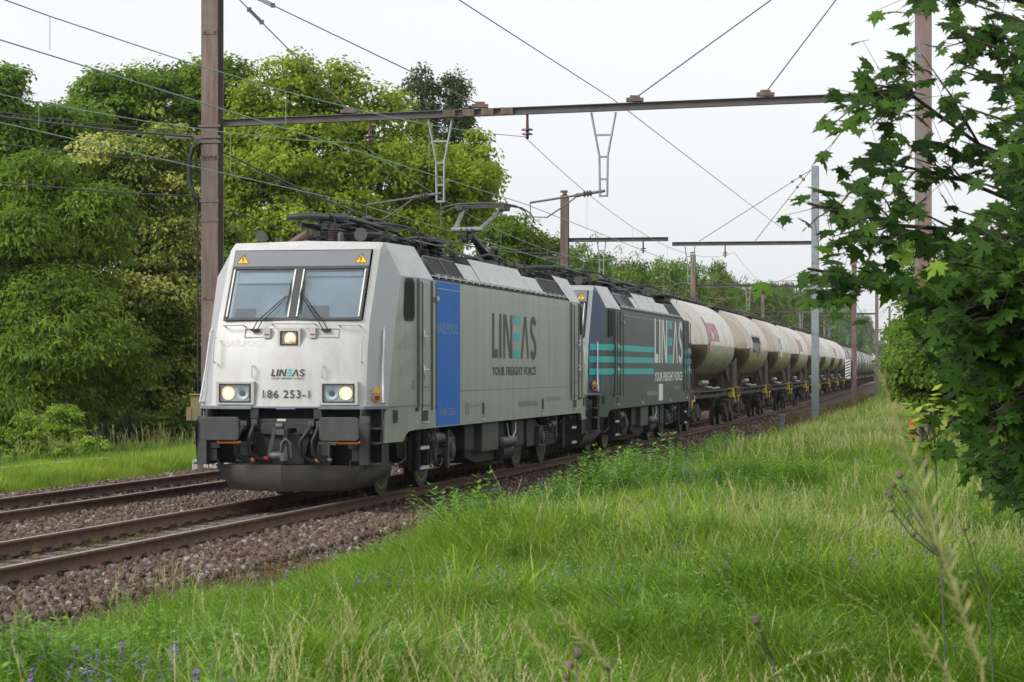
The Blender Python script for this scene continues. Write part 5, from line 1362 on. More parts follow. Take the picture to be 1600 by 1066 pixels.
def tree(name,label,cat,u,Z,lobes_px,kind,ncl,nlf,ll,lw,cr,group,base=None,r0=.22,h0=None,seed=1,**k):
    """lobes given as (px, py, half width px, half height px, depth offset m); real sizes follow from the distance"""
    X,_=place_px(u,Z); g=float(gz(X,Z)[0]) if base is None else base
    o=empty(name,(X,Z,g)); tag(o,label,cat,group); L=[]
    for q in lobes_px:
        px_,py,hw,hh=q[:4]; dz=q[4] if len(q)>4 else 0; zz=Z+dz; x=(px_-800)/F*zz-X; z=CZ+(HY-py)/F*zz-g
        rx=hw/F*zz; L.append((x,dz,z,rx,max(rx*.8,.5) if len(q)<6 else q[5],hh/F*zz))
    zl=[l[2]-l[5] for l in L]; h0=h0 or max(.8,min(zl)+.8)
    me=crown_mesh('crown',L,ncl,nlf,ll,lw,cr,kind,seed,**k); c=bpy.data.objects.new('crown',me); COL.objects.link(c); c.parent=o
    limbs(h0,L,r0,seed,0).build('trunk',M['bark'],o,smooth=60)
    return o
GT='trees beyond the far track'
# front rank left of the train
tree('robinia_tree','dark green feathery tree at the left edge of the photo, nearest rank','tree',60,60,[(20,420,110,120),(130,370,90,90,1),(90,520,130,110,-1),(170,560,60,80,.5),(-40,560,110,110),(40,300,80,70,1),(60,620,120,60,-1),(-120,420,110,200,2)],'robinia',3000,46,.17,.055,.5,GT,seed=11,droop=.5,flat=.3,hang=.2,r0=.2)
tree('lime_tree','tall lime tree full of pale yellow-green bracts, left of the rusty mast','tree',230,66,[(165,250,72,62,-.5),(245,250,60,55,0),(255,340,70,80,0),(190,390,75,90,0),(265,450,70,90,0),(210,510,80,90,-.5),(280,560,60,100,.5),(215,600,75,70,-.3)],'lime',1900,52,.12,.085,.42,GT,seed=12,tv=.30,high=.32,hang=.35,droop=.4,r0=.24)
tree('dark_tree','dark leafy tree close behind the rusty mast','tree',330,70,[(320,470,70,90),(350,560,80,100),(300,620,60,60),(370,450,60,80,1),(330,380,50,60,1.2)],'dark',1300,48,.14,.10,.45,GT,seed=13,droop=.4)
tree('pale_green_tree','bright green tree cut off by the left edge, behind the feathery one','tree',0,74,[(-10,160,55,60),(20,215,50,60),(75,205,55,45,1),(120,195,40,40,2),(-60,220,80,130),(60,250,50,45,1)],'mid',1300,46,.17,.09,.5,GT,seed=14)
tree('dark_tree','dark tree filling the gap behind the feathery tree at the left edge','tree',60,80,[(0,380,90,110),(100,330,90,90,1),(80,470,110,110),(-90,420,100,160),(0,560,110,90)],'dark',1100,46,.2,.14,.6,GT,seed=140)
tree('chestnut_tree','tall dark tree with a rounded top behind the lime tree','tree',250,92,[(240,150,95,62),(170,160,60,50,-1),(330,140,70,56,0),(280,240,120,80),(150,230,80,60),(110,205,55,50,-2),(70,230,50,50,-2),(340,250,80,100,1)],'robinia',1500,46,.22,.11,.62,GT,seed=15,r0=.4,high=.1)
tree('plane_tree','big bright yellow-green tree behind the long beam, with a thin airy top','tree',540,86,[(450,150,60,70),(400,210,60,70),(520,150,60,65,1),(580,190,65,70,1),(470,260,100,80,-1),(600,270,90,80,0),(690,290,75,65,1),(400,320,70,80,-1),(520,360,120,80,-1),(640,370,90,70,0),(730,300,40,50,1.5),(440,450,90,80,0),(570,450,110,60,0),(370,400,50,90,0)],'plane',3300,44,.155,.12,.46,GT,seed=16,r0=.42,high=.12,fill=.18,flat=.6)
tree('poplar_tree','left one of two slim poplars rising behind the big bright tree','tree',658,125,[(658,125,20,30),(662,165,27,45),(668,230,30,60),(672,320,32,80)],'poplar',420,44,.16,.12,.42,'two slim poplars',seed=17,flat=.9)
tree('poplar_tree','right one of two slim poplars, the wider one','tree',712,125,[(706,135,24,26),(718,170,26,40),(722,220,28,50),(735,300,34,60),(712,320,30,70)],'poplar',520,44,.16,.12,.42,'two slim poplars',seed=18,flat=.9)
tree('thin_airy_tree','thin airy tree with sky showing through its right side, above the locomotive','tree',752,100,[(745,250,32,55),(735,330,40,50),(765,290,20,40)],'plane',240,36,.17,.13,.42,GT,seed=19,fill=.4)
tree('robinia_tree','dark green layered tree left of the second rusty mast','tree',815,98,[(800,360,45,34),(830,390,45,40,1),(790,410,60,40),(850,430,40,40)],'robinia',620,44,.2,.08,.5,GT,seed=20,droop=.5,flat=.3)
# second rank: each where it stands along the left side
specs=[(905,395,42,30,'mid'),(950,385,36,28,'olive'),(985,398,30,22,'olive'),(925,425,48,34,'dark'),(1015,405,34,20,'olive'),(975,440,46,32,'dark'),(1050,418,36,26,'mid'),(1085,420,32,24,'mid'),(1115,425,30,22,'dark'),(1030,455,44,30,'olive'),
 (1075,465,40,28,'mid'),(1145,436,28,22,'mid'),(1170,446,26,20,'olive'),(1200,452,28,20,'mid'),(1130,472,36,26,'dark'),(1232,458,24,18,'mid'),(1260,462,22,16,'dark'),(1185,484,34,24,'mid'),(1285,474,20,14,'mid'),(1310,482,20,14,'dark'),(1240,494,30,22,'olive'),(1290,504,26,20,'mid'),(1325,500,16,18,'dark')]
specs+=[(890,430,44,34,'dark'),(940,440,50,36,'mid'),(1000,436,46,34,'dark'),(1060,445,44,34,'mid'),(1105,455,40,30,'olive'),(1155,462,34,28,'dark'),(1215,474,32,26,'dark'),(1265,482,28,22,'olive'),(1305,492,22,18,'mid'),(1345,496,16,16,'olive'),(1365,500,14,14,'mid'),(1180,462,40,30,'mid'),(1225,466,36,28,'dark'),(1275,478,30,24,'mid'),(1318,488,26,20,'dark')]
proto={}
for i,kd in enumerate(('mid','olive','dark')):
    L=[(0,0,7.6,2.6,2.6,2.6),(-1.9,.3,6.2,2.0,2,2.2),(1.9,-.3,6.0,2.1,2,2.3),(0,-.8,4.6,2.6,2.4,2.2),(-1.2,0,2.8,2.0,2,1.6),(1.3,.2,2.8,2.0,2,1.6)]
    me=crown_mesh('crown',L,1000,42,.24,.16,.60,kd,50+i,back=.6,flat=.55); tb=limbs(2.2,L,.28,50+i); tm=None
    proto[kd]=(me,tb)
trunkme=proto['mid'][1].build('trunk',M['bark'],None,smooth=60); TM=trunkme.data; bpy.data.objects.remove(trunkme)
words={'mid':'mid green','olive':'olive brown','dark':'dark green'}
rr=random.Random(5)
for i,(u,v,hw,hh,kd) in enumerate(specs):
    s_=min(s_at(u,-12.5),900); q=pt(s_,-12.5-rr.uniform(0,2)); g=-1.0
    top=CZ+(HY-(v-hh))/F*q.y-g; wd=hw/F*q.y/3.9; sz=top/10.2
    o=empty('broadleaf_tree',(q.x,q.y,g)); 
    near='just behind the roof of the second locomotive' if u<1060 else ('above the silo wagons' if u<1260 else 'right of the grey mast')
    tag(o,f'{words[kd]} tree {near}, number {i+1} from the left' if False else f'{words[kd]} tree {near}, its top about {["level with","just below","well below"][0 if v<400 else (1 if v<450 else 2)]} the short beams','tree','row of trees along the far side of the line')
    for nm,me in(('crown',proto[kd][0]),('trunk',TM)):
        c=bpy.data.objects.new(nm,me); COL.objects.link(c); c.parent=o
    o.scale=(wd*1.4,wd*1.25,sz); o.rotation_euler=(0,0,rr.uniform(-.5,.5)); TREES=globals().setdefault('TREES',[]); TREES.append((u,v,kd,o))
# unique wording for each tree of the row
for k in ('mid','olive','dark'):
    row=sorted([t for t in TREES if t[2]==k],key=lambda t:t[0])
    ordn=['leftmost','second','third','fourth','fifth','sixth','seventh','eighth','ninth','tenth','eleventh','twelfth','thirteenth','fourteenth','fifteenth','sixteenth','seventeenth','eighteenth']
    for j,t in enumerate(row):
        w=ordn[j] if j<len(row)-1 else 'rightmost'
        t[3]['label']=f'{w} of the {words[k]} trees in the row behind the train'
# a far wood closing the view behind the end of the train
def wood():
    L=[]; r=np.random.default_rng(3)
    q=at(np.linspace(420,900,60),-16+np.zeros(60)); q2=at(np.full(30,900.),np.linspace(-20,60,30)); q3=at(np.linspace(900,700,16),np.linspace(40,30,16))
    P=np.concatenate([q,q2,q3]); o0=P.mean(0)
    lob=[(p[0]-o0[0],p[1]-o0[1],5+r.uniform(0,3),6,6,7+r.uniform(0,3)) for p in P]
    me=crown_mesh('wood',lob,9000,20,.9,.8,1.9,'mid',77,back=.3,fill=.3); o=bpy.data.objects.new('distant_wood',me); COL.objects.link(o); o.location=(o0[0],o0[1],-1); tag(o,kind='stuff')
wood()
# undergrowth far left side below the trees
def shrub(name,label,u,Z,lobes,kind,ncl,nlf,ll,lw,cr,group='shrubs beside the line',seed=1,base=None,**k):
    return tree(name,label,'shrub',u,Z,lobes,kind,ncl,nlf,ll,lw,cr,group,base=base,r0=.05,h0=.5,seed=seed,**k)
shrub('shrub','bushy pale green shrub at the left edge above the low concrete kerb',20,50,[(15,700,40,34),(50,690,30,40),(42,655,14,18),(75,705,28,26),(-30,690,40,40)],'young',420,40,.075,.04,.16,seed=31,base=-.6)
shrub('sapling','slim light green sapling left of the fence',100,53,[(100,645,20,14),(96,665,20,16),(108,680,22,18)],'young',150,40,.10,.04,.16,seed=32,base=-.6,flat=.3)
shrub('shrub','small grey-green shrub between the pale shrub and the sapling',68,54,[(66,660,12,18),(68,690,16,20)],'olive',90,34,.07,.03,.14,seed=33,base=-.6)
shrub('elder_shrub','low yellow-green shrub in front of the fence',145,52,[(140,694,26,12),(160,700,20,12)],'young',110,30,.10,.05,.15,seed=34,base=-.6,flat=.4)
shrub('shrub','dark green shrub below the feathery tree at the left',60,62,[(0,670,60,40),(80,650,60,50),(160,670,60,40),(240,670,50,30),(300,660,40,40)],'dark',700,44,.12,.08,.3,seed=35,base=-1.0)
# right side
shrub('ash_bush','airy mid green bush rising behind the maple leaves on the right',1450,48,[(1440,390,34,30),(1470,430,60,40),(1425,460,34,40),(1460,500,60,50),(1440,560,55,50),(1500,590,70,60),(1520,450,60,70),(1600,500,90,120)],'mid',900,44,.11,.04,.24,seed=36,flat=.4)
shrub('dark_bush','dense dark bush low behind the maple on the right',1440,34,[(1430,560,34,36),(1450,600,50,36),(1490,560,50,60),(1560,600,70,60),(1640,560,80,120)],'dark',620,44,.08,.05,.18,seed=37)
shrub('bush','light green bush hiding the end of the train',1412,95,[(1405,520,18,24),(1420,560,28,36),(1440,520,24,40),(1400,560,14,22)],'mid',260,40,.16,.09,.4,seed=38)
shrub('bush','rounded green bush on the bank beyond the rusty right mast',1500,75,[(1500,520,50,70),(1560,500,60,90),(1620,500,60,100)],'mid',420,40,.14,.08,.4,seed=39)

shrub('bush','tall mid green bush filling the gap under the maple branches',1455,42,[(1450,520,42,60),(1415,570,26,30),(1490,480,50,70),(1520,600,70,60),(1440,610,46,26),(1580,520,80,110),(1650,540,80,130)],'mid',1500,44,.085,.05,.20,seed=41)
# ---- maple overhanging on the right: real leaves on real twigs
def maple():
    r=np.random.default_rng(21); half=[(0,0),(.10,.02),(.30,-.10),(.25,.10),(.52,.12),(.36,.26),(.56,.50),(.40,.46),(.34,.58),(.20,.44),(.17,.70),(.09,.72),(0,1.0)]
    out=half+[(-x,y) for x,y in half[::-1]][1:-1]; out=np.array(out); n=len(out)
    X0,Z0=(1790-800)/F*11.6,11.6; g=float(gz(X0,Z0)[0]); o=empty('maple_tree',(X0,Z0,g)); tag(o,'maple hanging large lobed leaves into the right side of the photo','tree')
    W=lambda u,v,Z:Vector(((u-800)/F*Z-X0,Z-Z0,CZ+(HY-v)/F*Z-g))
    tb=MB(); V=[];T=[];tint=[]
    tb.tube([(0,0,-.2),(.05,0,1.5),(-.05,.05,3.2),(.05,0,5.0)],[.14,.11,.08,.03],10)
    def leaf(p,dirn,size,tn):
        up=np.array([r.normal(0,.45),r.normal(-.45,.4),.8]); up/=np.linalg.norm(up)
        ax=np.array(dirn)+r.normal(0,.45,3); ax[2]-=.35; ax-=up*ax.dot(up); ax/=np.linalg.norm(ax); sd=np.cross(up,ax)
        x,y=out[:,0]*size*r.uniform(.85,1.1),out[:,1]*size; bend=-(y/size)**2*.22*size-np.abs(x)*r.uniform(-.1,.35)
        q=np.array(p)+sd*x[:,None]+ax*y[:,None]+up*bend[:,None]; cen=np.array(p)+ax*size*.35+up*(-.03*size)
        b=len(V); V.extend(q); V.append(cen); T.extend([(b+i,b+(i+1)%n,b+n) for i in range(n)]); tint.extend([tn]*(n+1))
    def twig(a,c,nl,size=.115,spread=.07,t0=.25,bright=.35):
        a,c=Vector(a),Vector(c); mid=a.lerp(c,.5)+Vector((0,0,.04*(c-a).length)); tb.tube([a,mid,c],[.006,.0045,.002],5); d=(c-a).normalized()
        for i in range(nl):
            t=t0+(1-t0)*(i+.5)/nl; p=a.lerp(mid,t*2) if t<.5 else mid.lerp(c,t*2-1)
            p2=p+Vector(r.normal(0,spread,3).tolist()); tb.tube([p,p2],[.0016,.0012],3)
            leaf(p2,d,size*r.uniform(.7,1.2),float(np.clip(r.normal(bright,.2),0,1)))
    # limbs reaching left into the picture: [points], leaves per side twig
    LB=[([(1760,330),(1640,270),(1530,226),(1426,150),(1380,135)],11.0,[(1290,205),(1330,170),(1345,130),(1370,105),(1400,95),(1440,85),(1300,225),(1360,200),(1400,190),(1440,170),(1330,150),(1470,150),(1350,175)],.40),
        ([(1760,420),(1620,330),(1505,282),(1420,262)],11.4,[(1345,262),(1370,245),(1385,285),(1420,245),(1440,290),(1470,250),(1400,270)],.30),
        ([(1780,440),(1600,372),(1495,360),(1400,352),(1320,330),(1262,318)],10.6,[(1270,345),(1300,370),(1335,345),(1330,385),(1380,380),(1410,330),(1345,310),(1440,370),(1270,325),(1375,300),(1400,370),(1360,395)],.32),
        ([(1780,540),(1560,485),(1400,452),(1330,432),(1262,420)],10.8,[(1262,440),(1290,425),(1300,455),(1330,415),(1345,450),(1375,430),(1278,450)],.45),
        ([(1760,60),(1620,10),(1500,-30),(1420,-20)],11.2,[(1410,0),(1440,8),(1480,5),(1520,-5)],.3),
        ([(1780,200),(1680,110),(1560,55),(1480,60)],11.8,[(1475,75),(1500,45),(1520,90),(1560,40),(1580,100),(1600,60),(1500,110),(1540,20),(1620,30),(1490,90),(1550,120)],.38)]
    for pts,Z,ends,br in LB:
        k=len(pts); P=[W(u,v,Z+(k-i)*.12) for i,(u,v) in enumerate(pts)]; tb.tube([Vector((0,0,P[0].z-.3))]+P,[.03]+[.010*(1-i/(k+1))+.003 for i in range(k)],6)
        for (u,v) in ends:
            j=max(range(k),key=lambda i:-abs(pts[i][0]-(u+70))-abs(pts[i][1]-v)*.4); Zt=Z+r.uniform(-.35,.35); twig(P[j],W(u,v,Zt),8,size=.105,bright=br)
    # denser body of the crown towards the trunk
    import itertools
    def inside(u,v):
        L=[(-150,1600),(0,1600),(60,1570),(130,1580),(200,1540),(260,1545),(300,1560),(350,1540),(400,1490),(440,1460),(500,1445),(545,1465),(580,1505),(640,1512),(690,1505),(740,1550),(770,1590),(830,1660)]
        return u>np.interp(v,[a for a,_ in L],[c for _,c in L])
    cnt=0
    while cnt<1200:
        u=r.uniform(1400,1900); v=r.uniform(-150,820); 
        if not inside(u,v): continue
        if v<400 and r.random()<.58: continue
        if u>1650 and r.random()<.3: continue
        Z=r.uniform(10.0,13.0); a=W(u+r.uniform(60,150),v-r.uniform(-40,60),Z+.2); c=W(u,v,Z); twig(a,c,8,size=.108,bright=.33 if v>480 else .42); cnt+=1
    for k in range(16):
        v=-100+k*55; Z=11+.1*(k%5); P=[Vector((0,0,max(.8,W(0,v+120,Z).z*.8))),W(1700,v+60,Z),W(1560,v+10,Z),W(1500,v-10,Z)]
        if v>690: P=P[:3]
        tb.tube(P,[.02,.011,.006,.003],6)
    me=np_mesh('crown',np.array(V),tris=np.array(T),mats=[LM_['maple']],attrs={'tint':tint}); c=bpy.data.objects.new('crown',me); COL.objects.link(c); c.parent=o
    tb.build('trunk',M['bark'],o,smooth=60)
maple()
# ------------------------------------------------------------ grass, weeds and flowers
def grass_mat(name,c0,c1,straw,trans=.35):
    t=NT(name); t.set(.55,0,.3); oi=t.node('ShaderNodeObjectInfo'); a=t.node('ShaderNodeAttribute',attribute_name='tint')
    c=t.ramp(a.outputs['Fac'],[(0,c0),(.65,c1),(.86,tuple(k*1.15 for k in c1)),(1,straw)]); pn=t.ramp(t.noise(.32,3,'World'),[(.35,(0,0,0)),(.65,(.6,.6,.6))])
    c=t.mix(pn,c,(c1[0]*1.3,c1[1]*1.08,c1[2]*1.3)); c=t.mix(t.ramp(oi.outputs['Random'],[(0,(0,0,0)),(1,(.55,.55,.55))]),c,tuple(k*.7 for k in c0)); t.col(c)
    tl=t.node('ShaderNodeBsdfTranslucent'); t.l.new(c,tl.inputs[0]); mx=t.node('ShaderNodeMixShader'); mx.inputs[0].default_value=trans
    t.l.new(t.b.outputs[0],mx.inputs[1]); t.l.new(tl.outputs[0],mx.inputs[2]); t.l.new(mx.outputs[0],t.o.inputs[0]); return t.m
M['grass']=grass_mat('grass blade',(.045,.12,.008),(.25,.43,.028),(.62,.58,.25)); M['straw']=grass_mat('grass seed head',(.25,.32,.08),(.46,.46,.20),(.62,.56,.32),.3)
M['weed']=grass_mat('weed leaf',(.06,.17,.014),(.15,.33,.03),(.36,.52,.07)); M['vetch']=pm('purple vetch flower',(.20,.09,.42),.6,0,.3,20); M['umbel']=pm('small white flower',(.6,.6,.5),.7); M['redweed']=grass_mat('red weed',(.16,.035,.02),(.22,.07,.03),(.3,.2,.05))
M['limegrass']=grass_mat('soft lime grass',(.17,.30,.025),(.34,.50,.05),(.50,.55,.14))
def blades(r,n,rad,h,w,bend,t0=.0,t1=.75):
    V=[];T=[];Q=[]
    for i in range(n):
        a=r.uniform(0,6.28); d=rad*math.sqrt(r.random()); x,y=d*math.cos(a),d*math.sin(a); hh=h*r.uniform(.5,1.15); dr=r.uniform(0,6.28); b=bend*r.uniform(.3,1.6)*hh
        dx,dy=math.cos(dr),math.sin(dr); fa=r.uniform(0,6.28); sx,sy=math.cos(fa)*w/2,math.sin(fa)*w/2; t=r.uniform(t0,t1); t= t if r.random()>.05 else 1.0
        k=len(V)
        for j,(f,wf) in enumerate(((0,.7),(.4,1),(.75,.7),(1,.08))):
            px_,py_,pz=x+dx*b*f*f,y+dy*b*f*f,hh*f*(1-.25*bend*f)
            V+=[(px_-sx*wf,py_-sy*wf,pz),(px_+sx*wf,py_+sy*wf,pz)]; T+=[t*(.15+.85*f)]*2  # roots tinted darker: shade between the blades put into the colour
        for j in range(3): Q.append((k+2*j,k+2*j+1,k+2*j+3,k+2*j+2))
    return V,Q,T
def tuft(name,parts,mats):
    """parts: list of (V,Q,T,matindex)"""
    V=[];Q=[];T=[];mi=[]
    for v,q,t,m in parts: b=len(V); V+=v; Q+=[tuple(i+b for i in f) for f in q]; T+=t; mi+=[m]*len(q)
    me=np_mesh(name,np.array(V),quads=np.array(Q),mats=mats,attrs={'tint':T}); me.polygons.foreach_set('material_index',mi); return me
def leafquad(p,d,up,l,w):
    d=Vector(d).normalized(); s=d.cross(Vector(up)).normalized(); p=Vector(p); return [p,p+d*l*.45+s*w/2,p+d*l,p+d*l*.45-s*w/2]
def seedheads(r,n,rad,h,wide=.004):
    sc_=wide/.004
    V=[];Q=[];T=[]
    for i in range(n):
        a=r.uniform(0,6.28); d=rad*math.sqrt(r.random()); x,y=d*math.cos(a),d*math.sin(a); hh=h*r.uniform(.75,1.15); dr=r.uniform(0,6.28); b=.22*hh*r.uniform(.3,1.4); dx,dy=math.cos(dr),math.sin(dr)
        P=lambda f:Vector((x+dx*b*f**2.2,y+dy*b*f**2.2,hh*f*(1-.07*f)))
        k=len(V); fa=r.uniform(0,6.28); s=Vector((math.cos(fa),math.sin(fa),0))*wide*.28
        for f in(0,.4,.8,1): V+=[tuple(P(f)-s),tuple(P(f)+s)]; T+=[.3+.6*f]*2
        for j in range(3): Q.append((k+2*j,k+2*j+1,k+2*j+3,k+2*j+2))
        for j in range(16):      # spikelets
            f=.72+.30*j/16; p=P(f); aa=r.uniform(0,6.28); dd=Vector((math.cos(aa)*.5+dx*.5,math.sin(aa)*.5+dy*.5,.9)); k=len(V)
            V+=[tuple(q) for q in leafquad(p,dd,(0,0,1),.020*r.uniform(.6,1.3)*sc_,.0032*sc_)]; T+=[r.uniform(.5,1)]*4; Q.append((k,k+1,k+2,k+3))
    return V,Q,T
def weed(r,n,h,ll=.06,lw=.03,rad=.08):
    V=[];Q=[];T=[]
    for i in range(n):
        a=r.uniform(0,6.28); d=rad*r.random(); x,y=d*math.cos(a),d*math.sin(a); hh=h*r.uniform(.7,1.15); lx,ly=r.uniform(-.12,.12)*hh,r.uniform(-.12,.12)*hh
        k=len(V); V+=[(x-.002,y,0),(x+.002,y,0),(x+lx+.001,y+ly,hh),(x+lx-.001,y+ly,hh)]; T+=[.2]*4; Q.append((k,k+1,k+2,k+3)); m=int(hh/.045)
        for j in range(2,m):
            f=j/m; a0=r.uniform(0,3.14)+(j%2)*1.57; s=(1.15-f*.65)
            for e in(0,1):
                aa=a0+e*3.14; k=len(V); up=Vector((0,0,1)); dd=Vector((math.cos(aa),math.sin(aa),r.uniform(-.35,.35)+.3*f)); V+=[tuple(q) for q in leafquad((x+lx*f,y+ly*f,hh*f),dd,up,ll*s,lw*s)]; T+=[.25+.5*f+r.uniform(-.15,.25)]*4; Q.append((k,k+1,k+2,k+3))
    return V,Q,T
def vetch(r,n,h):
    V=[];Q=[];T=[];V2=[];Q2=[];T2=[]
    for i in range(n):
        x,y=r.uniform(-.12,.12),r.uniform(-.12,.12); hh=h*r.uniform(.7,1.1); lx=r.uniform(-.08,.08)
        for j in range(11):
            f=j/11
            for e in(0,1):
                k=len(V2); aa=e*3.14+r.uniform(-.3,.3); V2+=[tuple(q) for q in leafquad((x+lx*f,y,hh*f),(math.cos(aa),math.sin(aa),.2),(0,0,1),.035,.008)]; T2+=[r.uniform(.2,.7)]*4; Q2.append((k,k+1,k+2,k+3))
        for j in range(16):
            z=hh+.065*j/16; aa=r.uniform(0,6.28); k=len(V); V+=[tuple(q) for q in leafquad((x+lx,y,z),(math.cos(aa),math.sin(aa),-.5),(0,0,1),.014,.008)]; T+=[.5]*4; Q.append((k,k+1,k+2,k+3))
    return (V,Q,T),(V2,Q2,T2)
R_=random.Random(9); MS=[M['grass'],M['straw'],M['weed'],M['vetch'],M['umbel'],M['redweed'],M['limegrass']]
VAR=[]
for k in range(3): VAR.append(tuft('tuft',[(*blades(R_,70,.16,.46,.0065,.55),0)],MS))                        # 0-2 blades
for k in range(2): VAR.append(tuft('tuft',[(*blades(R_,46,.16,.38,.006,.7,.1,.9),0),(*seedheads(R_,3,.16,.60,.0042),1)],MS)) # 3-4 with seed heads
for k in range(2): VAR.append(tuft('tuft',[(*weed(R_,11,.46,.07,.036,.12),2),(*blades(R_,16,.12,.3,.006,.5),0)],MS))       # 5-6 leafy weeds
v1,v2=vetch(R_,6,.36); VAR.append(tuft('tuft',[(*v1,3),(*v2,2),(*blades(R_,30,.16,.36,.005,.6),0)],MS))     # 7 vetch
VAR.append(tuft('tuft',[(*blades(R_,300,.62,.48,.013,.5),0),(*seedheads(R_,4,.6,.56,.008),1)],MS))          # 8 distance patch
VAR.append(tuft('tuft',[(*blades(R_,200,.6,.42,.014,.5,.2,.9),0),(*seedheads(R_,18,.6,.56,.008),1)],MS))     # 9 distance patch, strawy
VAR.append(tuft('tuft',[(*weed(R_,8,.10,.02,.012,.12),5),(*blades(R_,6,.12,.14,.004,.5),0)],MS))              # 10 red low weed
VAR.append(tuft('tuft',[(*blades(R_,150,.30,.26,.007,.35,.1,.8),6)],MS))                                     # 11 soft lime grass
VAR.append(tuft('tuft',[(*seedheads(R_,6,.3,.85,.006),1),(*blades(R_,20,.2,.5,.007,.5,.3,1),0)],MS))         # 12 tall dry grass
VAR.append(tuft('tuft',[(*weed(R_,10,.58,.11,.05,.18),2)],MS))                                             # 13 nettle clump
VAR.append(tuft('tuft',[(*blades(R_,16,.14,.50,.015,.7,.2,.9),0),(*blades(R_,20,.16,.4,.007,.6),0)],MS))     # 14 broad blades
def dock(r,n):
    V=[];Q=[];T=[]
    for i in range(n):
        a=r.uniform(0,6.28); e=r.uniform(.3,1.1); d=(math.cos(a),math.sin(a),e); p=(r.uniform(-.05,.05),r.uniform(-.05,.05),r.uniform(0,.25)); k=len(V); q=leafquad(p,d,(0,0,1),r.uniform(.10,.20),r.uniform(.035,.06)); V+=[tuple(v) for v in q]; T+=[r.uniform(.3,.95)]*4; Q.append((k,k+1,k+2,k+3))
    return V,Q,T
VAR.append(tuft('tuft',[(*dock(R_,22),2),(*blades(R_,24,.16,.4,.006,.6),0)],MS))                                # 15 broad leaved weed
def umbel(r,n,h):
    V=[];Q=[];T=[]
    for i in range(n):
        x,y=r.uniform(-.12,.12),r.uniform(-.12,.12); hh=h*r.uniform(.7,1.1)
        for j in range(14):
            aa=r.uniform(0,6.28); q=r.uniform(0,.022); k=len(V); V+=[tuple(v) for v in leafquad((x+q*math.cos(aa),y+q*math.sin(aa),hh+r.uniform(-.006,.006)),(math.cos(aa),math.sin(aa),.1),(0,0,1),.008,.007)]; T+=[.5]*4; Q.append((k,k+1,k+2,k+3))
    return V,Q,T
VAR.append(tuft('tuft',[(*umbel(R_,3,.45),4),(*weed(R_,6,.42,.05,.012,.14),2),(*blades(R_,40,.16,.42,.006,.6),0)],MS))  # 16 small white umbels
def pn(x,y,f,ph=0): return (np.sin(x*f+ph)*np.cos(y*f*.8+ph*2)+np.sin((x+y)*f*.6+ph*3))*.5
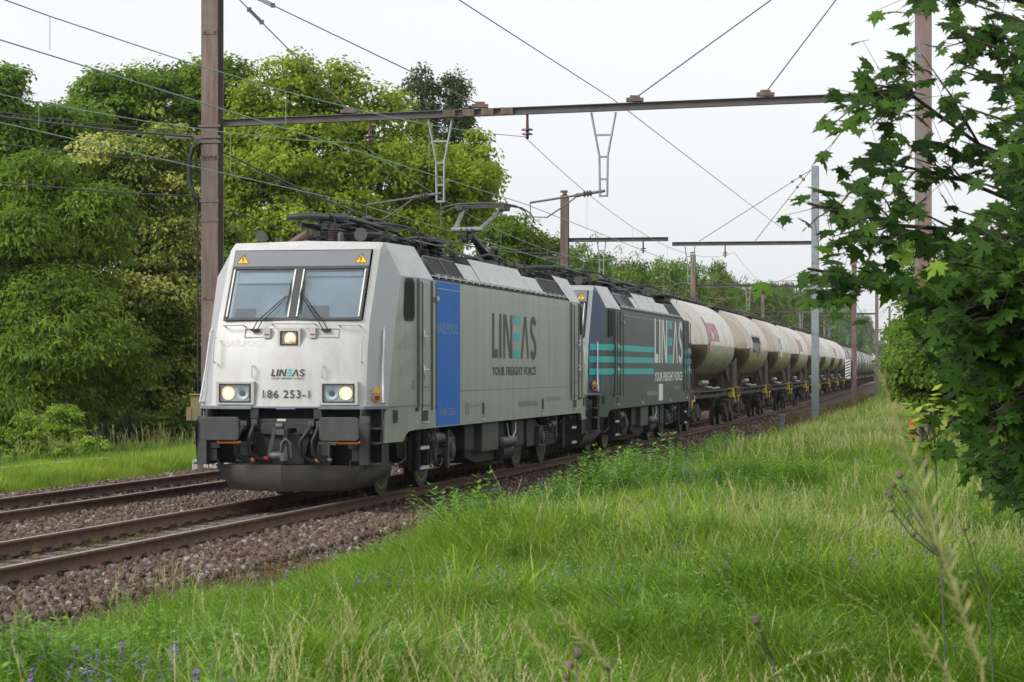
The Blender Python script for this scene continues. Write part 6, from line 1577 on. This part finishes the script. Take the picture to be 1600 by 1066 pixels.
def meadow():
    r=np.random.default_rng(5); P=[];I=[];S=[]
    N=66000; Z=np.exp(r.uniform(math.log(7.5),math.log(70),N)); u=np.where(r.random(N)<.82,r.uniform(-250,1950,N),r.uniform(1950,3200,N)); X=(u-800)/F*Z
    g,lat=gz(X,Z); edge=3.15+.3*pn(X,Z,1.3)+.25*r.normal(size=N)*.6
    k=(lat>edge)&(np.hypot(X,Z)>6.5); X,Z,g,lat,u=X[k],Z[k],g[k],lat[k],u[k]; n=len(X); edge=edge[k]
    a=pn(X,Z,.9,1);b=pn(X,Z,.55,4);q=r.random(n)
    idx=r.integers(0,3,n)
    straw=(q<np.clip((.10+.34*(lat-5.5)/6+.45*b)*np.clip((u-150)/600,.15,1),.02,.60)); idx=np.where(straw,r.integers(3,5,n),idx)
    wd=(r.random(n)<np.clip(.16+.5*(a>.45)*(lat<8)+.25*((lat<5.2)&(Z>27)),0,.8)); idx=np.where(wd,r.integers(5,7,n),idx)
    net=(lat>np.where(Z>35,3.9,3.35))&(lat<5.2+.7*a)&(Z>25)&(Z<50)&(r.random(n)<.55); idx=np.where(net,13,idx)
    q2=r.random(n); idx=np.where((q2<.20),14,idx); idx=np.where((q2>.20)&(q2<.27),15,idx); idx=np.where((q2>.28)&(q2<.29),16,idx)
    ve=(r.random(n)<np.where((pn(X,Z,1.3,7)>.30)&(lat<12),.09,.004)); idx=np.where(ve,7,idx)
    sc=r.uniform(.65,1.1,n)*np.clip(.36+(lat-edge)*np.where(Z<24,.20,.27),.34,.92)*np.where(lat>5,.92,1)
    h=sc*(1+.34*pn(X,Z,1.7,2)*(lat>4)+.25*pn(X,Z,4.1,5))*np.where(net&(idx==13),1.2,1)
    P.append(np.stack([X,Z,g-.02],1)); I.append(idx); S.append(h)
    # farther field, wider patches
    N=13000; Z=np.exp(r.uniform(math.log(38),math.log(330),N)); u=r.uniform(300,3200,N); X=(u-800)/F*Z; g,lat=gz(X,Z)
    k=(lat>3.2+.3*r.normal(size=N)); X,Z,g,lat=X[k],Z[k],g[k],lat[k]; n=len(X)
    P.append(np.stack([X,Z,g-.03],1)); I.append(np.where(r.random(n)<.35+.3*(Z>70),9,8)); S.append(r.uniform(.7,1.1,n)*np.clip((lat-2.6)*.3,.32,.9))
    # ballast edge weeds
    for (l0,l1,s0,s1,n,v,sz) in ((2.4,3.5,-16,60,1300,10,1.3),(-.6,.6,-16,-2,260,10,1.0),(2.5,3.3,-16,40,90,12,.6),(2.4,3.3,50,170,500,10,3.0)):
        s=r.uniform(s0,s1,n); l=r.uniform(l0,l1,n); m=pn(s,l,.8,2)>-.1; s,l=s[m],l[m]; q_=at(s,l); q_[:,2]=gz(q_[:,0],q_[:,1])[0]
        P.append(q_); I.append(np.full(len(s),v)); S.append(sz*r.uniform(.6,1.3,len(s)))
    # left strip
    n=6000; s=r.uniform(-10,90,n); l=r.uniform(-9.8,-6.75,n); q_=at(s,l); q_[:,2]=gz(q_[:,0],q_[:,1])[0]; P.append(q_); v=np.where(l>-8.6,11,np.where(r.random(n)<.22,12,5)); v=np.where((l>-8.6)&(r.random(n)<.02),12,v); I.append(v); S.append(r.uniform(.7,1.2,n)*np.where(v==11,np.clip((-6.6-l)*1.5,.4,1.1),.95))
    P,I,S=np.concatenate(P),np.concatenate(I),np.concatenate(S)
    rot=np.stack([r.normal(0,.08,len(P)),r.normal(0,.08,len(P)),r.uniform(0,6.28,len(P))],1)
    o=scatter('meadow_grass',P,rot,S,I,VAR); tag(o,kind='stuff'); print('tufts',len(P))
meadow()

# ---- single plants in the foreground
def stalk(label,tip,foot,Z,col=None,ear=.16,wid=.012,cat='grass stalk',curve=.0,group='grass ears close to the camera'):
    """one tall grass with its ear; tip and foot as photo points at distance Z"""
    W=lambda u,v:Vector(((u-800)/F*Z,Z,CZ+(HY-v)/F*Z)); a,c=W(*foot),W(*tip); g=float(gz(a.x,a.y)[0])
    base=a+(a-c).normalized()*max(0,(a.z-g))/max(.2,(a-c).normalized().z*-1) if a.z>g else a
    base=Vector((a.x+(a.x-c.x)*.3,a.y,g)); o=empty('grass_stalk',base); tag(o,label,cat,group)
    mid=base.lerp(a,.5); L=[base-base,mid-base,a-base,a.lerp(c,.5)-base+Vector((0,0,curve)),c-base]
    b=MB(); b.tube(L,[.0016,.0015,.0013,.001,.0006],5); b.build('stem',M['straw'],o)
    r=random.Random(int(tip[0]*7+tip[1])); V=[];Q=[];T=[]; ln=(c-a).length; nE=int(ln/.0028)
    for i in range(nE):
        f=i/nE; p=(L[2].lerp(L[3],f*2) if f<.5 else L[3].lerp(L[4],f*2-1)); aa=r.uniform(0,6.28); d=(c-a).normalized(); x,y,_=basis(d); w_=wid*math.sin(math.pi*min(1,.12+f*.88))**.6
        dd=d*.8+(x*math.cos(aa)+y*math.sin(aa))*.8; k=len(V); V+=[tuple(q) for q in leafquad(p,dd,y if abs(d.z)>.5 else (0,0,1),w_*r.uniform(.9,1.6),w_*.35)]; T+=[r.uniform(.3,.9)]*4; Q.append((k,k+1,k+2,k+3))
    me=np_mesh('ear',np.array(V),quads=np.array(Q),mats=[M['straw']],attrs={'tint':T}); e=bpy.data.objects.new('ear',me); COL.objects.link(e); e.parent=o; return o
stalk('large blurred grass ear leaning across the right foreground',(1372,575),(1535,1045),2.5,wid=.023)
stalk('short blurred grass ear below the large one',(1420,960),(1500,1085),2.9,wid=.016)
stalk('brownish blurred grass ear leaning at the lower middle',(860,945),(955,1045),4.2,wid=.020)
stalk('second brownish ear left of it, lower middle',(805,970),(905,1060),4.4,wid=.018)
stalk('upright grass ear at the lower edge left of the middle',(505,995),(524,1066),6.0,wid=.014)
stalk('pale ear pointing up-left in the middle of the meadow',(1088,846),(1165,950),9.5,wid=.014,group='pale grass ears in the meadow')
stalk('pale ear arching at the lower edge right of the thistle',(1330,1010),(1190,1066),5.5,wid=.012,curve=.02)
stalk('pale ear arching over at the lower edge, far right',(1270,1000),(1365,1055),6.2,wid=.012,curve=.03)
stalk('flat-lying blurred ear at the lower edge right of the middle',(665,1030),(800,1062),4.8,wid=.011)
stalk('pale leaning ear right of the meadow near the maple',(1285,905),(1385,965),8.5,wid=.013,group='pale grass ears in the meadow')
M['thstem']=pm('thistle stem',(.07,.085,.04),.7); M['bud']=pm('thistle bud',(.10,.09,.05),.7,0,.3,60); M['purple']=pm('thistle flower',(.42,.13,.45),.7,0,.2,80); M['thleaf']=leaf_mat('thistle leaf',[(0,(.04,.09,.03)),(.5,(.08,.16,.05)),(1,(.14,.22,.08))])
def thistle(label,heads,foot,Z,lowleaves=6):
    W=lambda u,v,dz=0:Vector(((u-800)/F*(Z+dz),Z+dz,CZ+(HY-v)/F*(Z+dz))); a=W(*foot); g=float(gz(a.x,a.y)[0]); base=Vector((a.x+.05,a.y,g)); o=empty('thistle',base); tag(o,label,'thistle','purple thistles in the foreground')
    b=MB(); b.tube([Vector((0,0,0)),(a-base)*.6,a-base],[.0042,.0035,.003],7); r=random.Random(int(foot[0]))
    for i,(u,v,sz,op) in enumerate(heads):
        h=W(u,v,r.uniform(-.06,.06))-base; m=(a-base).lerp(h,.55)+Vector((r.uniform(-.01,.01),0,-.01)); b.tube([a-base,m,h],[.0026,.002,.0016],6)
        d=(h-m).normalized(); k=MB(); k.lathe(h,d,[(0,.3*sz),(.3*sz,.85*sz),(.8*sz,sz),(1.4*sz,.85*sz),(1.8*sz,.55*sz)],12); hd=k.build('flower_head',M['bud'],o,smooth=60)
        k=MB()
        for j in range(60):
            aa=r.uniform(0,6.28); q=r.uniform(.2,.9)*sz; x,y,_=basis(d); dd=(x*math.cos(aa)+y*math.sin(aa)); k.bar(h+d*(.3*sz+j/60*1.2*sz)+dd*sz*.8,h+d*(.5*sz+j/60*1.2*sz)+dd*sz*1.15,sz*.09,sz*.05)
        k.build('bract',M['bud'],hd)
        if op:
            k=MB()
            for j in range(46):
                aa=r.uniform(0,6.28); x,y,_=basis(d); q=r.uniform(0,.75)*sz; dd=(x*math.cos(aa)+y*math.sin(aa)); k.bar(h+d*1.5*sz+dd*q*.5,h+d*(2.2+r.uniform(0,.5))*sz+dd*q*1.2,sz*.09,sz*.09)
            k.build('petal_tuft',M['purple'],hd)
    b.build('stem',M['thstem'],o,smooth=60)
    V=[];T=[];F_=[]
    for i in range(lowleaves):
        f=(i+.7)/lowleaves; p=(a-base)*f; aa=r.uniform(0,6.28); d=Vector((math.cos(aa),math.sin(aa),.3)).normalized(); s=Vector((-d.y,d.x,0)).normalized(); ll=.11*(1.2-f*.6)
        k=len(V); V.append(tuple(p)); n=9
        for sd in(1,-1):
            for j in range(1,n): w=ll*.2*(1 if j%2 else .45)*math.sin(math.pi*j/n)**.5; V.append(tuple(p+d*ll*j/n+s*sd*w-Vector((0,0,1))*ll*.4*(j/n)**2))
        V.append(tuple(p+d*ll-Vector((0,0,ll*.4)))); L1=[k+1+j for j in range(n-1)]; L2=[k+n+j for j in range(n-1)]; tip=k+2*n-1
        F_.append((k,L1[0],L2[0])); F_+= [(L1[j],L1[j+1],L2[j+1],L2[j]) for j in range(n-2)]; F_.append((L1[-1],tip,L2[-1]))
    k=MB(); k.add(V,F_); k.build('leaf',M['thleaf'],o,recalc=False)
thistle('thistle with a cluster of small purple buds beside the large blurred ear',[(1408,748,.0085,1),(1394,778,.008,1),(1400,762,.0075,1),(1416,770,.007,0),(1446,732,.008,1),(1396,800,.0075,0),(1430,838,.007,0)],(1470,872),6.5)
thistle('single purple thistle at the lower edge right of the middle',[(1184,975,.0085,1),(1190,990,.006,0),(1182,1010,.006,0)],(1208,1030),6.0)
thistle('purple thistle head at the bottom edge in the middle of the photo',[(902,1030,.0085,1),(890,1046,.0075,1),(886,1062,.0075,0)],(905,1075),5.0,3)
thistle('closed dark thistle bud just right of the bottom purple thistle',[(950,1046,.0085,0)],(950,1080),5.4,3)
thistle('bare dark thistle stalk under the maple at the right',[(1508,830,.006,0),(1522,850,.005,0)],(1545,925),7.0)
# tall nettles at the ballast edge
def nettle(label,u,v,Z,h):
    X=(u-800)/F*Z; top=CZ+(HY-v)/F*Z; g=float(gz(X,Z)[0]); h=max(.4,top-g); o=empty('nettle_plant',(X,Z,g)); tag(o,label,'plant','tall leafy weeds at the ballast edge')
    r=random.Random(int(u)); b=MB(); b.tube([(0,0,-.05),(.02,0,h*.5),(0,0,h)],[.006,.005,.002],6); b.build('stem',M['weed'],o)
    V=[];Q=[];T=[]; m=int(h/.05)
    for j in range(1,m+1):
        f=j/m; s=(.6+.7*math.sin(math.pi*min(1,f*.8+.1)))*(1.1-.5*f)
        for e in range(4):
            aa=e*1.57+(j%2)*.78+r.uniform(-.2,.2); k=len(V); V+=[tuple(q) for q in leafquad((.02*math.sin(f*3),0,h*f),(math.cos(aa),math.sin(aa),-.25+.5*(f>.9)),(0,0,1),.16*s,.06*s)]; T+=[.3+.5*f]*4; Q.append((k,k+1,k+2,k+3))
    me=np_mesh('foliage',np.array(V),quads=np.array(Q),mats=[LM_['young']],attrs={'tint':T}); e=bpy.data.objects.new('foliage',me); COL.objects.link(e); e.parent=o
nettle('tallest leafy weed standing alone at the ballast edge right of the middle',908,716,46,.8)
nettle('leafy weed in front of the leading locomotive\'s wheels',642,760,35,.8)
nettle('leafy weed right of the one by the wheels',732,762,38,.8)
nettle('leafy weed near the ballast edge beside the small one',855,755,40,.6)
nettle('small leafy weed left of the lone tall one',800,780,37,.6)

# young shoot with yellow-green leaves and the red cloth behind it
X,Z=(1470-800)/F*14,14; g=float(gz(X,Z)[0]); o=empty('yellow_green_shoot',(X,Z,g)); tag(o,'shoot of large yellow-green leaves left of the maple','plant')
W=lambda u,v,z=14:Vector(((u-800)/F*z-X,z-Z,CZ+(HY-v)/F*z-g)); b=MB(); V=[];Q=[];T=[]; r=random.Random(4)
for (u,v) in((1464,620),(1440,640),(1425,650),(1480,632),(1460,660),(1420,690),(1445,700),(1480,680),(1430,720),(1465,700),(1490,650),(1428,668),(1436,672),(1422,704)):
    tip=W(u,v); b.tube([W(1462,725),W(1458,690).lerp(tip,.4),tip],[.004,.003,.002],5)
    for j in range(5):
        aa=r.uniform(0,6.28); p=tip+Vector((r.uniform(-.05,.05),r.uniform(-.05,.05),r.uniform(-.05,.04))); k=len(V); V+=[tuple(q) for q in leafquad(p,(math.cos(aa),math.sin(aa)*.4-.3,r.uniform(-.3,.4)),(0,-.5,1),.085,.042)]; T+=[r.uniform(.7,1) if v<670 else r.uniform(.1,.6)]*4; Q.append((k,k+1,k+2,k+3))
b.tube([(0,0,0),W(1462,725)],[.007,.005],6); b.build('stem',M['weed'],o); me=np_mesh('foliage',np.array(V),quads=np.array(Q),mats=[LM_['young']],attrs={'tint':T}); e=bpy.data.objects.new('foliage',me); COL.objects.link(e); e.parent=o
X,Z=(1426-800)/F*15.5,15.5; g=CZ+(HY-695)/F*15.5; o=empty('red_cloth',(X,Z,g)); tag(o,'crumpled red cloth with a dark strap half hidden behind the yellow-green shoot','cloth')
import bmesh
bm=bmesh.new(); bmesh.ops.create_icosphere(bm,subdivisions=3,radius=1)
for v in bm.verts:
    c=v.co; k=1+.12*math.sin(c.x*7+c.z*5)+.10*math.sin(c.z*11+c.y*4); v.co=Vector((c.x*.026*k+.012*math.sin(c.z*4),c.y*.03*k,.10+c.z*.065*k))
me=bpy.data.meshes.new('cloth'); bm.to_mesh(me); bm.free(); me.materials.append(pm('red cloth',(.45,.01,.015),.7,0,.3,20)); me.polygons.foreach_set('use_smooth',[True]*len(me.polygons)); c=bpy.data.objects.new('fabric',me); COL.objects.link(c); c.parent=o
b=MB(); b.tube([(-.01,-.04,.15),(.03,-.05,.12),(.08,-.03,.08)],.007,6); b.tube([(-.03,-.04,.10),(.0,-.045,.09),(.03,-.04,.06)],.009,6); b.build('strap',M['rubber'],o)

# ---- low concrete kerb and wire fence on the left
sA,sB=s_at(-60,-8.3),s_at(165,-8.3)
b=MB(); ks=np.linspace(sA,sB,12); o0=pt(ks[5],-8.3,0); k=empty('concrete_kerb',o0); tag(k,'low grey concrete kerb along the grass at the far left','kerb')
for a,c in zip(ks[:-1],ks[1:]): b.bar(pt(a,-8.3,-.10)-o0,pt(c,-8.3,-.10)-o0,.12,.28)
b.build('kerb_wall',pm('old concrete',(.13,.13,.125),.9,0,.25,2),k)
b=MB()
for a,c in zip(ks[:-1],ks[1:]): b.bar(pt(a,-8.3,.055)-o0,pt(c,-8.3,.055)-o0,.15,.025)
b.build('kerb_cap',pm('pale concrete cap',(.36,.36,.34),.9),k)
M['fence']=pm('green fence wire',(.02,.07,.055),.5)
s0_,s1_=s_at(120,-11.5),s_at(330,-11.5); o0=pt(s0_,-11.5,-.8); f=empty('wire_fence',o0); tag(f,'dark green wire mesh fence with angled posts under the trees','fence')
n=7; T_=.52
for i in range(n):
    s_=s0_+(s1_-s0_)*i/(n-1); b=MB(); p=pt(s_,-11.5,-.9)-o0; q=pt(s_,-11.5,T_)-o0; b.bar(p,q,.06,.06); b.bar(q,q+Vector((-.32,.0,.30)),.05,.05); b.build('post',M['fence'],f)
    if i<n-1:
        a=s_;c=s0_+(s1_-s0_)*(i+1)/(n-1); b=MB()
        for j in range(8): z=-.85+j*(T_+.85)/7; b.bar(pt(a,-11.5,z)-o0,pt(c,-11.5,z)-o0,.012,.012)
        m=int((c-a)/.12)
        for j in range(m): s2=a+(c-a)*j/m; b.bar(pt(s2,-11.5,-.85)-o0,pt(s2,-11.5,T_)-o0,.008,.008)
        b.build('mesh_panel',M['fence'],f)
# short concrete marker beside the ballast
q=pt(*( [s_at(1222,2.9)]),2.9,-.3); o=empty('marker_post',q); tag(o,'short grey post with a cable beside the ballast, left of the grey mast','post')
b=MB(); b.box(-.09,.09,-.09,.09,0,.62); b.box(-.12,.12,-.11,.11,.55,.66); b.build('post_body',pm('grey post',(.2,.2,.2),.8),o,bevel=.01)
b=MB(); b.tube([(.05,0,.4),(.3,-.3,.2),(.6,-.6,.05)],.03,6); b.build('cable',M['rubber'],o)
# ------------------------------------------------------------ a little summer haze
hz=MB(); hz.box(-260,700,-25,1300,-4.5,26); t=NT('haze'); t.n.remove(t.b); v=t.node('ShaderNodeVolumePrincipled'); v.inputs['Color'].default_value=(.92,.95,1,1); v.inputs['Density'].default_value=.00012; v.inputs['Anisotropy'].default_value=.2
t.l.new(v.outputs[0],t.o.inputs['Volume']); o=hz.build('haze',t.m); tag(o,kind='stuff')
